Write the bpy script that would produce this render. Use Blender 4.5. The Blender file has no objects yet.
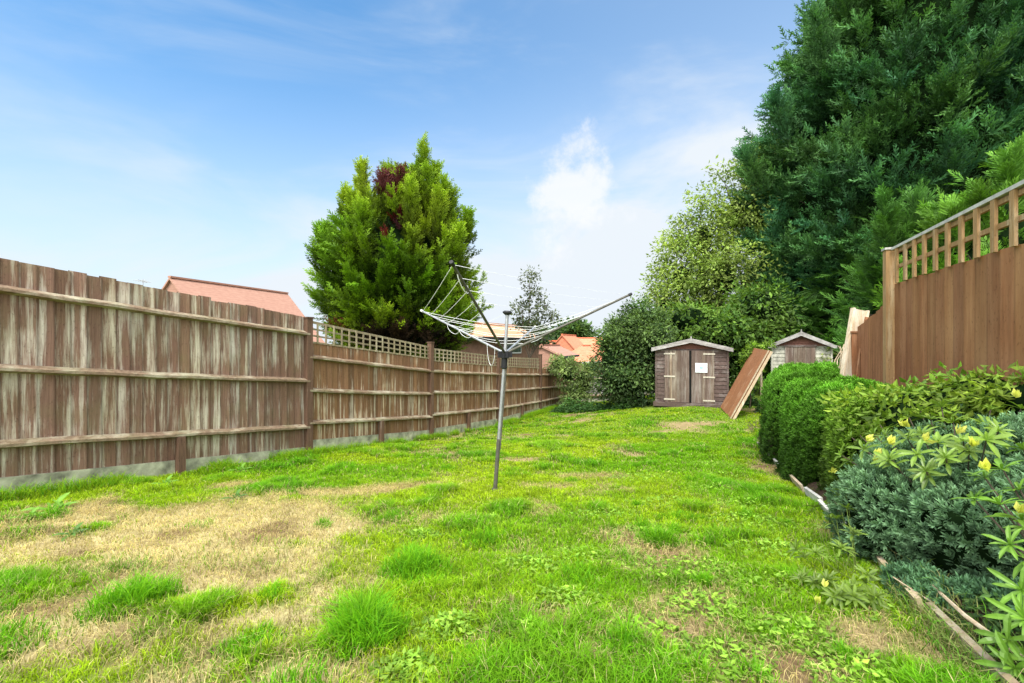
import bpy, math
import numpy as np
from mathutils import Vector

rng = np.random.default_rng(7)
SC = bpy.context.scene
COL = SC.collection
F = 444.0            # focal length in pixels (1024 wide)
HX, HY = 512.0, 341.5

def P(px, py, Y):
    """world point seen at photo pixel (px,py) at real depth Y"""
    return np.array([(px-HX)/F*Y, Y, (HY-py)/F*Y])

# ------------------------------------------------------------------ noise
_T = np.random.default_rng(3).random((256, 256))
def vnoise(x, y):
    x = np.asarray(x, float); y = np.asarray(y, float)
    xi = np.floor(x).astype(int); yi = np.floor(y).astype(int)
    fx = x-xi; fy = y-yi
    fx = fx*fx*(3-2*fx); fy = fy*fy*(3-2*fy)
    a = _T[xi & 255, yi & 255]; b = _T[(xi+1) & 255, yi & 255]
    c = _T[xi & 255, (yi+1) & 255]; d = _T[(xi+1) & 255, (yi+1) & 255]
    return (a*(1-fx)+b*fx)*(1-fy)+(c*(1-fx)+d*fx)*fy
def fbm(x, y, o=4):
    s = 0; a = .5; t = 0
    for i in range(o):
        s = s+a*vnoise(x*2**i+17.3*i, y*2**i+5.1*i); t += a; a *= .5
    return s/t
def sst(x, a, b):
    t = np.clip((x-a)/(b-a), 0, 1); return t*t*(3-2*t)

# ------------------------------------------------------------------ ground height
FXY = lambda y: -4.78+.47*(y-3.65)          # left fence line
EXY = lambda y: .945+.43*y                  # edging of the right bed
def G(x, y):
    x = np.asarray(x, float); y = np.asarray(y, float)
    gl = np.interp(y, [-5, 0, 3.65, 6.96, 9.9, 12.9, 15.9, 18.9, 22], [-.9, -.96, -1.39, -1.78, -2.16, -2.43, -2.52, -2.6, -2.7])
    gr = np.interp(y, [-5, 0, 6, 8, 11, 13.3, 18, 22], [-.9, -.95, -1.64, -1.83, -1.93, -1.93, -1.98, -2.0])
    u = sst((x-FXY(y)), .3, 6.0)
    z = gl+(gr-gl)*u
    z = z+(fbm(x*1.3, y*1.3, 3)-.5)*.09*np.clip(1-np.abs(y-8)/20, 0, 1)*sst(x-FXY(y), .1, .8)
    z = z+.10*sst(x-EXY(y), 0.0, .12)*np.clip((12-y)/4, 0, 1)
    far = np.clip((y-21)/14, 0, 1)
    lef = np.clip((FXY(np.minimum(y, 25))-1.5-x)/8, 0, 1)
    d = np.maximum(sst(far, 0, 1), sst(lef, 0, 1)*.7)
    return z*(1-d)+(-5.5)*d

# ------------------------------------------------------------------ mesh builder
ORG = {}
class MB:
    def __init__(s): s.V = []; s.F = []; s.C = []; s.n = 0
    def add(s, V, Fc, col=(1, 1, 1)):
        V = np.asarray(V, float).reshape(-1, 3); Fc = np.asarray(Fc, int)
        c = np.asarray(col, float)
        if c.ndim == 1: c = np.broadcast_to(c, (len(V), 3))
        s.V.append(V); s.F.append(Fc+s.n); s.C.append(c); s.n += len(V)
    def hexa(s, b, t, col=(1, 1, 1)):
        """b,t : 4 bottom and 4 top points"""
        s.add(list(b)+list(t), [[3, 2, 1, 0], [4, 5, 6, 7], [0, 1, 5, 4], [1, 2, 6, 5], [2, 3, 7, 6], [3, 0, 4, 7]], col)
    def box(s, c, ax, ay, az, col=(1, 1, 1)):
        """centre, three half-axis vectors"""
        c, ax, ay, az = [np.asarray(v, float) for v in (c, ax, ay, az)]
        b = [c-ax-ay-az, c+ax-ay-az, c+ax+ay-az, c-ax+ay-az]
        s.hexa(b, [p+2*az for p in b], col)
    def bar(s, A, B, n, w, h, col=(1, 1, 1)):
        """bar from A to B; n = sideways unit; w,h full sizes"""
        A = np.asarray(A, float); B = np.asarray(B, float); n = np.asarray(n, float)
        d = B-A; d = d/np.linalg.norm(d); up = np.cross(d, n); up /= np.linalg.norm(up)
        if abs(up[2]) > .2 and up[2] < 0: up = -up
        s.box((A+B)/2, (B-A)/2, n*w/2, up*h/2, col)
    def tube(s, pts, rad, k=8, col=(1, 1, 1), caps=True):
        pts = np.asarray(pts, float); n = len(pts)
        rad = np.broadcast_to(np.asarray(rad, float), (n,))
        t = np.gradient(pts, axis=0); t /= np.linalg.norm(t, axis=1)[:, None]+1e-9
        ref = np.array([0, 0, 1.]) if abs(t[0][2]) < .9 else np.array([1., 0, 0])
        a = np.cross(t, ref); a /= np.linalg.norm(a, axis=1)[:, None]+1e-9
        b = np.cross(t, a)
        th = np.arange(k)*2*math.pi/k
        V = pts[:, None]+rad[:, None, None]*(a[:, None]*np.cos(th)[None, :, None]+b[:, None]*np.sin(th)[None, :, None])
        V = V.reshape(-1, 3)
        Fc = [[i*k+j, i*k+(j+1) % k, (i+1)*k+(j+1) % k, (i+1)*k+j] for i in range(n-1) for j in range(k)]
        s.add(V, Fc, col)
        if caps:
            for i, fl in ((0, 1), (n-1, 0)):
                ring = V[i*k:(i+1)*k]; c = ring.mean(0)
                s.add(np.vstack([ring, c]), [[j, (j+1) % k, k] if fl else [(j+1) % k, j, k] for j in range(k)], col)
    def build(s, name, mat, parent=None, smooth=False):
        me = bpy.data.meshes.new(name)
        V = np.vstack(s.V); C = np.vstack(s.C)
        off = ORG.get(parent.name, np.zeros(3)) if parent else np.zeros(3)
        V = V-off
        tot = []; loops = []
        for f in s.F:
            tot.append(np.full(len(f), f.shape[1])); loops.append(f.ravel())
        tot = np.concatenate(tot); loops = np.concatenate(loops)
        st = np.concatenate([[0], np.cumsum(tot)[:-1]])
        me.vertices.add(len(V)); me.vertices.foreach_set('co', V.ravel().astype('f'))
        me.loops.add(len(loops)); me.loops.foreach_set('vertex_index', loops.astype('i'))
        me.polygons.add(len(tot)); me.polygons.foreach_set('loop_start', st.astype('i')); me.polygons.foreach_set('loop_total', tot.astype('i'))
        me.polygons.foreach_set('use_smooth', np.full(len(tot), smooth))
        at = me.attributes.new('Col', 'FLOAT_COLOR', 'POINT')
        at.data.foreach_set('color', np.hstack([C, np.ones((len(C), 1))]).ravel().astype('f'))
        me.update(calc_edges=True); me.validate()
        me.materials.append(mat)
        o = bpy.data.objects.new(name, me); COL.objects.link(o)
        if parent:
            o.parent = parent; ORG[o.name] = off
        return o

def empty(name, loc, label, cat, group=None):
    o = bpy.data.objects.new(name, None); COL.objects.link(o)
    o.location = [float(v) for v in loc]; o['label'] = label; o['category'] = cat
    o.empty_display_size = .2
    if group: o['group'] = group
    ORG[o.name] = np.array(loc, float)
    return o
def tag(o, label, cat=None, group=None, kind=None):
    if label: o['label'] = label
    if cat: o['category'] = cat
    if group: o['group'] = group
    if kind: o['kind'] = kind
    return o

# ------------------------------------------------------------------ materials
def new_mat(name):
    m = bpy.data.materials.new(name); m.use_nodes = True
    nt = m.node_tree; nt.nodes.clear()
    out = nt.nodes.new('ShaderNodeOutputMaterial')
    return m, nt, out
def nd(nt, t, **kw):
    n = nt.nodes.new(t)
    for k, v in kw.items(): setattr(n, k, v)
    return n
def mapped_noise(nt, scale, sc=(1, 1, 1), detail=4, rough=.6):
    tc = nd(nt, 'ShaderNodeTexCoord'); mp = nd(nt, 'ShaderNodeMapping'); mp.inputs['Scale'].default_value = sc
    no = nd(nt, 'ShaderNodeTexNoise'); no.inputs['Scale'].default_value = scale; no.inputs['Detail'].default_value = detail; no.inputs['Roughness'].default_value = rough
    nt.links.new(tc.outputs['Object'], mp.inputs['Vector']); nt.links.new(mp.outputs[0], no.inputs['Vector'])
    return no
def ramp(nt, src, stops):
    r = nd(nt, 'ShaderNodeValToRGB'); nt.links.new(src, r.inputs[0])
    el = r.color_ramp.elements
    while len(el) < len(stops): el.new(.5)
    for e, (p, c) in zip(el, stops):
        e.position = p; e.color = (*c, 1) if len(c) == 3 else c
    return r
def mixc(nt, fac, a, b, mode='MIX'):
    m = nd(nt, 'ShaderNodeMix', data_type='RGBA', blend_type=mode)
    for s, v in ((m.inputs[0], fac), (m.inputs[6], a), (m.inputs[7], b)):
        if hasattr(v, 'is_linked'): nt.links.new(v, s)
        elif isinstance(v, (int, float)): s.default_value = v
        else: s.default_value = (*v, 1)
    return m.outputs[2]
def attrcol(nt):
    a = nd(nt, 'ShaderNodeAttribute', attribute_name='Col'); return a.outputs['Color']

def foliage(name, trans=.35, rough=.55, spec=.25):
    m, nt, out = new_mat(name)
    c = attrcol(nt)
    no = mapped_noise(nt, 9, detail=3)
    r = ramp(nt, no.outputs['Fac'], [(.3, (.72, .72, .72)), (.7, (1.22, 1.22, 1.12))])
    cc = mixc(nt, 1.0, c, r.outputs[0], 'MULTIPLY')
    p = nd(nt, 'ShaderNodeBsdfPrincipled'); p.inputs['Roughness'].default_value = rough; p.inputs['Specular IOR Level'].default_value = spec
    nt.links.new(cc, p.inputs['Base Color'])
    t = nd(nt, 'ShaderNodeBsdfTranslucent'); nt.links.new(mixc(nt, 1.0, cc, (1.2, 1.25, .6), 'MULTIPLY'), t.inputs['Color'])
    mx = nd(nt, 'ShaderNodeMixShader'); mx.inputs[0].default_value = trans
    nt.links.new(p.outputs[0], mx.inputs[1]); nt.links.new(t.outputs[0], mx.inputs[2]); nt.links.new(mx.outputs[0], out.inputs[0])
    return m

def wood(name, base, dark, pale, pale_lo=.52, pale_hi=.68, vert=(14, 14, .9), green=0, rough=.85, spots=True):
    """brown timber, vertical or lengthwise grain, bleached streaks where stain has worn away"""
    m, nt, out = new_mat(name)
    c = attrcol(nt)
    grain = mapped_noise(nt, 2.6, (vert[0]*2.2, vert[1]*2.2, vert[2]*1.2), 6, .7)
    g = ramp(nt, grain.outputs['Fac'], [(.28, dark), (.62, base), (.85, tuple(min(1, v*1.25) for v in base))])
    streak = mapped_noise(nt, 1.0, vert, 6, .72)
    big = mapped_noise(nt, .9, (1, 1, 1.3), 3, .6)
    ad = nd(nt, 'ShaderNodeMath', operation='MULTIPLY_ADD'); nt.links.new(big.outputs['Fac'], ad.inputs[0]); ad.inputs[1].default_value = .45
    nt.links.new(streak.outputs['Fac'], ad.inputs[2])
    sh = nd(nt, 'ShaderNodeMath', operation='SUBTRACT'); nt.links.new(ad.outputs[0], sh.inputs[0]); sh.inputs[1].default_value = .225
    sm = ramp(nt, sh.outputs[0], [(pale_lo, (0, 0, 0)), (pale_hi, (1, 1, 1))])
    col = mixc(nt, sm.outputs[0], g.outputs[0], pale)
    if green:
        gn = mapped_noise(nt, 3.5, detail=4); gm = ramp(nt, gn.outputs['Fac'], [(.45, (0, 0, 0)), (.75, (green,)*3)])
        col = mixc(nt, gm.outputs[0], col, (.16, .2, .07))
    if spots:
        kn = mapped_noise(nt, 60, (1, 1, .5), 2); km = ramp(nt, kn.outputs['Fac'], [(.28, (.45, .42, .4)), (.4, (1, 1, 1))])
        col = mixc(nt, .6, col, km.outputs[0], 'MULTIPLY')
    col = mixc(nt, 1.0, col, c, 'MULTIPLY')
    p = nd(nt, 'ShaderNodeBsdfPrincipled'); p.inputs['Roughness'].default_value = rough; p.inputs['Specular IOR Level'].default_value = .2
    nt.links.new(col, p.inputs['Base Color'])
    bp = nd(nt, 'ShaderNodeBump'); bp.inputs['Strength'].default_value = .5; bp.inputs['Distance'].default_value = .006
    nt.links.new(grain.outputs['Fac'], bp.inputs['Height']); nt.links.new(bp.outputs[0], p.inputs['Normal'])
    nt.links.new(p.outputs[0], out.inputs[0])
    return m

def plain(name, col, rough=.7, metal=0, scale=14, var=.25, bump=.2, usecol=True, spec=.3):
    m, nt, out = new_mat(name)
    no = mapped_noise(nt, scale, detail=5)
    r = ramp(nt, no.outputs['Fac'], [(.3, tuple(v*(1-var) for v in col)), (.7, tuple(min(1, v*(1+var)) for v in col))])
    c = r.outputs[0]
    if usecol: c = mixc(nt, 1.0, c, attrcol(nt), 'MULTIPLY')
    p = nd(nt, 'ShaderNodeBsdfPrincipled'); p.inputs['Roughness'].default_value = rough; p.inputs['Metallic'].default_value = metal; p.inputs['Specular IOR Level'].default_value = spec
    nt.links.new(c, p.inputs['Base Color'])
    if bump:
        bp = nd(nt, 'ShaderNodeBump'); bp.inputs['Strength'].default_value = bump; bp.inputs['Distance'].default_value = .01
        nt.links.new(no.outputs['Fac'], bp.inputs['Height']); nt.links.new(bp.outputs[0], p.inputs['Normal'])
    nt.links.new(p.outputs[0], out.inputs[0])
    return m

M = {}
M['leaf'] = foliage('leaf_foliage')
M['conifer'] = foliage('conifer_foliage', .22, .6, .2)
M['darkconifer'] = foliage('dark_conifer_foliage', .15, .6, .2)
M['glossy'] = foliage('glossy_leaf', .3, .38, .4)
M['grass'] = foliage('grass_blade', .42, .6, .15)
M['core'] = plain('crown_shade', (.007, .016, .005), 1, 0, 4, .5, 0, spec=0)  # near-black filler that paints in the shade inside crowns and hedges
M['bark'] = plain('bark', (.09, .07, .05), .95, 0, 18, .4, .6)
M['fence_a'] = wood('weathered_brown_fence', (.245, .145, .10), (.12, .068, .046), (.58, .53, .42), .49, .66, (14, 14, .8), green=.22)
M['fence_b'] = wood('brown_fence_bleached', (.27, .148, .078), (.13, .07, .034), (.66, .57, .42), .535, .67, (16, 16, .7))
M['rail'] = wood('weathered_rail', (.27, .19, .125), (.13, .085, .055), (.48, .44, .32), .47, .68, (3, 3, 10), green=.35)
M['post'] = wood('brown_post', (.17, .10, .065), (.08, .045, .03), (.36, .31, .26), .6, .78)
M['trellis'] = wood('pale_trellis', (.33, .27, .17), (.19, .145, .09), (.48, .43, .30), .5, .66, green=.3)
M['gravel'] = plain('pale_gravel_board', (.33, .335, .235), .95, 0, 7, .6, .4)
M['gboard'] = wood('timber_gravel_board', (.30, .22, .14), (.16, .11, .07), (.44, .42, .32), .45, .62, (3, 3, 9), green=.3)
M['fence_r'] = wood('orange_brown_fence', (.32, .138, .058), (.19, .080, .034), (.42, .22, .105), .42, .72, (5, 5, .45), green=.0)
M['trellis_r'] = wood('golden_brown_trellis', (.44, .27, .12), (.25, .14, .06), (.60, .46, .28), .5, .7)
M['whitewood'] = plain('weathered_white_wood', (.50, .48, .43), .85, 0, 10, .3, .3)
M['shed'] = wood('shed_cladding', (.125, .088, .076), (.065, .045, .04), (.26, .23, .21), .52, .75, (2.5, 2.5, 9))
M['sheddoor'] = wood('shed_door_boards', (.175, .13, .105), (.09, .065, .05), (.32, .29, .25), .46, .7, (12, 12, .9))
M['shedred'] = wood('reddish_gable_boards', (.23, .105, .075), (.13, .06, .045), (.33, .2, .15), .6, .8, (2.5, 2.5, 9))
M['palewood'] = wood('pale_bare_timber', (.52, .41, .27), (.34, .25, .15), (.62, .56, .45), .5, .7)
M['greywood'] = wood('silver_grey_timber', (.30, .28, .27), (.17, .16, .15), (.46, .44, .42), .45, .65, (3, 3, 9))
M['oranged'] = wood('orange_board', (.33, .145, .065), (.20, .085, .038), (.42, .24, .14), .55, .75, (5, 5, .8))
M['whiteclad'] = plain('cream_painted_cladding', (.42, .41, .34), .85, 0, 9, .35, .2)
M['felt'] = plain('roof_felt', (.2, .2, .2), .95, 0, 40, .3, .3)
M['iron'] = plain('rusty_pale_hinge', (.45, .42, .37), .7, .0, 30, .3, .2)
M['notice'] = plain('white_notice', (.78, .84, .85), .5, 0, 12, .04, 0)
M['ink'] = plain('faded_blue_print', (.30, .50, .56), .6, 0, 12, .2, 0)
M['black'] = plain('black_gap', (.008, .007, .006), .95, 0, 10, .1, 0)
M['steel'] = plain('galvanised_tube', (.42, .43, .44), .4, .6, 25, .2, .1)
M['darktube'] = plain('worn_olive_tube', (.10, .095, .075), .6, .1, 25, .3, .1)
M['blackplastic'] = plain('black_plastic', (.02, .02, .022), .45, 0, 20, .2, .05)
M['cord'] = plain('white_line_cord', (.85, .86, .85), .6, 0, 20, .06, 0)
M['brick'] = plain('warm_brick', (.25, .14, .095), .9, 0, 5, .2, .2)
M['white'] = plain('white_trim', (.7, .7, .7), .7, 0, 5, .1, 0)
M['glass'] = plain('dark_window_glass', (.03, .04, .05), .1, 0, 5, .1, 0, spec=.6)
M['fascia'] = plain('dark_fascia', (.03, .03, .03), .6, 0, 5, .1, 0)
def tiles(name, base, b2):
    m, nt, out = new_mat(name)
    tc = nd(nt, 'ShaderNodeTexCoord'); w = nd(nt, 'ShaderNodeTexWave', wave_type='BANDS', bands_direction='Z', wave_profile='SAW')
    w.inputs['Scale'].default_value = 2.2; w.inputs['Distortion'].default_value = .4; w.inputs['Detail'].default_value = 2
    nt.links.new(tc.outputs['Object'], w.inputs['Vector'])
    no = mapped_noise(nt, 3.0, (1, 1, 3), 5)
    r = ramp(nt, no.outputs['Fac'], [(.3, base), (.7, b2)])
    rw = ramp(nt, w.outputs['Fac'], [(0, (.88,)*3), (.35, (1, 1, 1))])
    c = mixc(nt, 1, r.outputs[0], rw.outputs[0], 'MULTIPLY'); c = mixc(nt, 1, c, attrcol(nt), 'MULTIPLY')
    p = nd(nt, 'ShaderNodeBsdfPrincipled'); p.inputs['Roughness'].default_value = .9; p.inputs['Specular IOR Level'].default_value = .15
    nt.links.new(c, p.inputs['Base Color']); nt.links.new(p.outputs[0], out.inputs[0])
    return m
M['tile_pink'] = tiles('terracotta_tiles', (.38, .205, .15), (.46, .265, .195))
M['tile_orange'] = tiles('orange_tiles', (.62, .20, .11), (.74, .30, .18))
M['tile_brown'] = tiles('sandy_tiles', (.47, .25, .14), (.58, .34, .21))

# ground material
m, nt, out = new_mat('garden_soil'); M['ground'] = m
c = attrcol(nt); no = mapped_noise(nt, 45, detail=6, rough=.7); no2 = mapped_noise(nt, 7, detail=5)
r = ramp(nt, no.outputs['Fac'], [(.3, (.62, .60, .56)), (.7, (1.3, 1.3, 1.3))]); r2 = ramp(nt, no2.outputs['Fac'], [(.3, (.8, .8, .78)), (.7, (1.15, 1.15, 1.15))])
cc = mixc(nt, 1, mixc(nt, 1, c, r.outputs[0], 'MULTIPLY'), r2.outputs[0], 'MULTIPLY')
p = nd(nt, 'ShaderNodeBsdfPrincipled'); p.inputs['Roughness'].default_value = .95; p.inputs['Specular IOR Level'].default_value = .1
nt.links.new(cc, p.inputs['Base Color']); bp = nd(nt, 'ShaderNodeBump'); bp.inputs['Strength'].default_value = .8; bp.inputs['Distance'].default_value = .02
nt.links.new(no.outputs['Fac'], bp.inputs['Height']); nt.links.new(bp.outputs[0], p.inputs['Normal']); nt.links.new(p.outputs[0], out.inputs[0])

# ------------------------------------------------------------------ lawn state
def blob(x, y, cx, cy, rx, ry, rot=0):
    c, s = math.cos(rot), math.sin(rot); dx = x-cx; dy = y-cy
    u = (dx*c+dy*s)/rx; v = (-dx*s+dy*c)/ry
    return np.exp(-(u*u+v*v))
def dryness(x, y):
    d = np.zeros_like(x)
    for b in ((-2.5, 2.95, 1.5, .75, .2), (-1.35, 2.35, .75, .5, .3), (-3.3, 2.7, 1.0, .6, 0), (-2.3, 3.7, .8, .42, .5), (-1.05, 1.75, .42, .35, 0), (-.75, 1.5, .25, .22, 0), (-1.6, 1.72, .75, .28, .1), (-2.5, 2.3, .6, .3, 0), (-.95, 1.3, .4, .28, 0), (-3.0, 3.2, 1.3, .55, .25), (-2.6, 1.6, .8, .5, 0), (-1.5, 3.2, .9, .5, .3), (-1.7, 4.3, .8, .3, .45)):
        d = np.maximum(d, blob(x, y, *b))
    e = np.zeros_like(x)
    for b in ((.2, 1.87, .11, .07, 0), (.32, 1.62, .10, .10, 0), (.62, 1.80, .17, .08, .3), (.88, 2.05, .17, .10, .2), (1.35, 1.72, .28, .16, .6), (1.0, 1.55, .25, .12, .4), (1.65, 1.55, .3, .25, .7), (2.25, 2.9, .20, .3, -.3), (.8, 2.9, .2, .09, 0),
              (3.3, 5.6, .25, .8, -.4), (3.6, 9.6, .6, .45, 0), (4.6, 10.4, .8, .35, .2), (5.1, 9.2, .5, .3, 0), (1.9, 14.5, .9, .35, .2), (3.2, 15.6, 1.1, .3, .1), (1.5, 12.2, .7, .3, 0), (.2, 3.9, .12, .08, 0), (1.05, 4.3, .25, .1, .1), (-1.1, 4.6, .35, .12, .3), (-1.35, 8.3, .7, .2, .45)):
        e = np.maximum(e, blob(x, y, *b))
    g = np.zeros_like(x)
    for b in ((-1.98, 1.60, .24, .14, .1), (-2.35, 1.8, .2, .08, .2), (-1.69, 1.99, .17, .12, 0), (-1.35, 1.95, .18, .1, 0), (-1.1, 2.05, .12, .1, 0), (-2.55, 2.15, .5, .2, 0), (-.98, 1.72, .14, .12, 0), (-2.9, 3.1, .12, .1, 0), (-3.5, 3.35, .15, .12, 0)):
        g = np.maximum(g, blob(x, y, *b))
    n = fbm(x*2.3, y*2.3, 4)-.5; n2 = fbm(x*9+40, y*9, 3)-.5
    v = 1.1*d+.85*e-.75*g+n*1.25+n2*.75
    # patchy thin spots everywhere
    v = v+.6*sst(fbm(x*1.1+9, y*1.1+3, 3), .56, .75)
    v = v+(fbm(x*22+7, y*22, 2)-.5)*.35
    return np.clip((v-.22)/.68, 0, 1)

def soil(x, y, dry):
    k = fbm(x*3+5, y*3, 4)
    straw = np.array([.50, .42, .21]); brown = np.array([.20, .13, .07]); green = np.array([.16, .25, .03])
    s = sst(k, .25, .5)[..., None]
    # small bare patches are browner than the big straw area
    big = np.clip(sst(-x-.3*np.maximum(0, y-3), .3, 1.0), 0, 1)[..., None]*.6+.4
    c = brown*(1-s*big)+straw*s*big
    return green*(1-dry[..., None])+c*dry[..., None]

def axis(pts):
    a = []
    for (lo, hi, st) in pts: a.append(np.arange(lo, hi, st))
    return np.concatenate(a)
xs = np.concatenate([-np.geomspace(600, 9, 22), np.arange(-8.5, 11, .075), np.geomspace(11.2, 600, 22)])
ys = np.concatenate([-np.geomspace(200, 3, 10), np.arange(-2.5, .9, .3), np.arange(.9, 8, .06), np.arange(8, 22, .12), np.geomspace(22.2, 900, 40)])
X, Y = np.meshgrid(xs, ys)
Z = G(X, Y)
dr = dryness(X, Y)
C = soil(X, Y, dr)
bed = sst(X-EXY(Y), 0, .06)*np.clip((11-Y)/2, 0, 1)
C = C*(1-bed[..., None])+np.array([.07, .045, .03])*bed[..., None]
outl = np.maximum(sst(FXY(Y)-X, .1, .5), sst(Y, 19, 24))[..., None]
C = C*(1-outl)+np.array([.07, .11, .03])*outl
mb = MB(); nx, ny = len(xs), len(ys)
ii = np.arange(nx-1)[None, :]+np.arange(ny-1)[:, None]*nx
mb.add(np.stack([X, Y, Z], -1).reshape(-1, 3), np.stack([ii, ii+1, ii+1+nx, ii+nx], -1).reshape(-1, 4), C.reshape(-1, 3))
tag(mb.build('ground', M['ground'], smooth=True), None, kind='structure')

# ------------------------------------------------------------------ grass
def blades(pos, h, w, lean, col, tipcol, mb):
    n = len(pos)
    th = rng.random(n)*2*math.pi; side = np.stack([np.cos(th), np.sin(th), np.zeros(n)], 1)
    ph = rng.random(n)*2*math.pi; ld = np.stack([np.cos(ph), np.sin(ph), np.zeros(n)], 1)*(lean*h)[:, None]
    up = np.array([0, 0, 1.])
    b = pos-up*.01
    m_ = pos+ld*.35+up*(h*.6)[:, None]; t = pos+ld+up*(h*np.sqrt(np.clip(1-(lean*.7)**2, .12, 1)))[:, None]
    s1 = side*(w*.5)[:, None]; s2 = side*(w*.38)[:, None]
    V = np.stack([b-s1, b+s1, m_+s2, m_-s2, t], 1).reshape(-1, 3)
    base = np.arange(n)[:, None]*5
    mid = (col+tipcol)/2
    Cc = np.stack([col*.22, col*.22, mid*.9, mid*.9, tipcol*1.12], 1).reshape(-1, 3)  # roots darkened for depth, shade between blades painted in
    k = mb.n
    mb.V.append(V); mb.C.append(Cc); mb.F.append((base+np.array([0, 1, 2, 3]))+k); mb.F.append((base+np.array([3, 2, 4]))+k); mb.n += len(V)

def lawn_pts(n, y0, y1):
    y = np.sqrt(rng.random(n)*(y1**2-y0**2)+y0**2)
    lo = np.maximum(FXY(y)+.06, -1.45*y-.8); hi = np.minimum(np.where(y < 8.2, EXY(y)+.02, 7.2), 1.5*y+.8)
    x = lo+(hi-lo)*rng.random(n)
    return x, y
def in_shed(x, y): return (x > 4.0) & (x < 6.7) & (y > 13.1) & (y < 16)
GA = np.array([.20, .44, .010]); GB = np.array([.41, .56, .018]); GD = np.array([.08, .25, .010]); GS = np.array([.66, .56, .28])
mb = MB()
for (n, y0, y1, hs, ws) in ((150000, .8, 2.6, 1, 1), (130000, 2.6, 5, 1.0, 1.7), (100000, 5, 9, 1.0, 3.0), (70000, 9, 19.5, .9, 5.5)):
    x, y = lawn_pts(n, y0, y1)
    d = dryness(x, y); tuft = sst(fbm(x*2.8+3, y*2.8+11, 3), .5, .74)
    keep = (rng.random(n) > d*.86) & ~in_shed(x, y); x, y, d, tuft = x[keep], y[keep], d[keep], tuft[keep]; n = len(x)
    hue = fbm(x*.9+30, y*.9+8, 3); hue2 = rng.random(n)
    h = (.028+.055*tuft+.02*rng.random(n))*hs*(1-.45*d)*(1+.3*sst(FXY(y)+.4-x, 0, .3))
    t = np.clip((hue-.42)*3.2+(hue2-.5)*.7+.25+.15*sst(y, 4, 10), 0, 1)[:, None]
    c = GA*(1-t)+GB*t
    dk = (sst(tuft, .3, 1)*.65)[:, None]; c = c*(1-dk)+GD*1.4*dk
    sw = (rng.random(n) < .05+.5*d)[:, None]; c = np.where(sw, GS*(.5+.6*rng.random((n, 1))), c)*(.62+.7*rng.random((n, 1)))
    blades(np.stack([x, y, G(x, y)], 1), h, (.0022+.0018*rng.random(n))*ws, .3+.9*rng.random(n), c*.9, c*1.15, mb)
# tall tufts that stand out
tufts = [(-1.69, 1.99, .17, .15, 900), (-1.97, 1.6, .20, .12, 800), (-1.33, 1.95, .12, .09, 450), (-1.1, 2.05, .08, .08, 220), (-.57, 1.72, .16, .16, 1300), (-.5, 2.32, .20, .13, 1000), (-.98, 1.7, .1, .07, 300), (-2.3, 1.85, .2, .09, 500),
         (.92, 2.75, .13, .12, 700), (-.9, 3.4, .2, .08, 500), (.42, 1.62, .1, .13, 400), (-.1, 1.5, .15, .1, 500), (-2.9, 3.1, .09, .07, 150), (.35, 2.2, .2, .08, 500), (1.3, 3.3, .18, .08, 400), (-.15, 2.9, .25, .09, 600), (-.7, 1.35, .2, .1, 500), (-3.5, 3.4, .1, .08, 200)]
_r = np.random.default_rng(77)
for _ in range(70):
    y_ = float(_r.uniform(1.3, 7.5)); x_ = float(_r.uniform(max(FXY(y_)+.3, -1.2*y_), EXY(y_)-.15))
    if x_ > -1.0 or y_ > 4.2 or _r.random() < .35: tufts.append((x_, y_, float(_r.uniform(.04, .13)), float(_r.uniform(.05, .10)), int(_r.uniform(70, 260))))
for (cx, cy, r_, hh, n) in tufts:
    a = rng.random(n)*6.283; q = r_*rng.random(n)**.62*(.7+.6*vnoise(np.cos(a)*2+cx*5, np.sin(a)*2+cy*5)); x = cx+q*np.cos(a); y = cy+q*np.sin(a)
    f = (1-.55*(q/r_)**2)*(.45+1.1*vnoise(x*14, y*14)); t = rng.random((n, 1))
    c = (GD*1.25*(1-t)+GA*1.05*t)
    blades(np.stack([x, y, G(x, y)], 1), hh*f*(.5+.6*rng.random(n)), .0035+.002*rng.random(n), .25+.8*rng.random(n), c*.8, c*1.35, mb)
# long grass along the fence foot
n = 26000; y = 2.5+rng.random(n)*17; x = FXY(y)+.05+np.abs(rng.normal(0, .16, n)); t = rng.random((n, 1)); c = GD*1.6*(1-t)+GB*.9*t
k = fbm(x*2, y*2, 2) > .42; x, y, c = x[k], y[k], c[k]; n = len(x)
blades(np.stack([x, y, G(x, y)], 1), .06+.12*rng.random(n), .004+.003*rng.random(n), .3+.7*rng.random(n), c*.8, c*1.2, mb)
tag(mb.build('grass', M['grass']), 'bright green lawn grass growing in tufts across the garden', 'grass', kind='stuff')
# dead thatch
mb = MB(); n = 120000
x, y = lawn_pts(n, .8, 5.5); d = dryness(x, y); k = rng.random(n) < d*.95; x, y = x[k], y[k]; n = len(x)
t = rng.random((n, 1)); c = (np.array([.84, .72, .36])*(1-t)+np.array([.44, .33, .15])*t)*(.55+.8*fbm(x*5, y*5, 4))[:, None]*1.1
pos = np.stack([x, y, G(x, y)+.002], 1)
blades(pos, .03+.035*rng.random(n), .0020+.0013*rng.random(n), 1.0+.45*rng.random(n), c, c*1.1, mb)
mb.build('dry_grass', M['grass'])
tag(bpy.data.objects['dry_grass'], 'straw coloured dead grass lying in the bare patches of the lawn', 'grass', kind='stuff')

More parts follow.
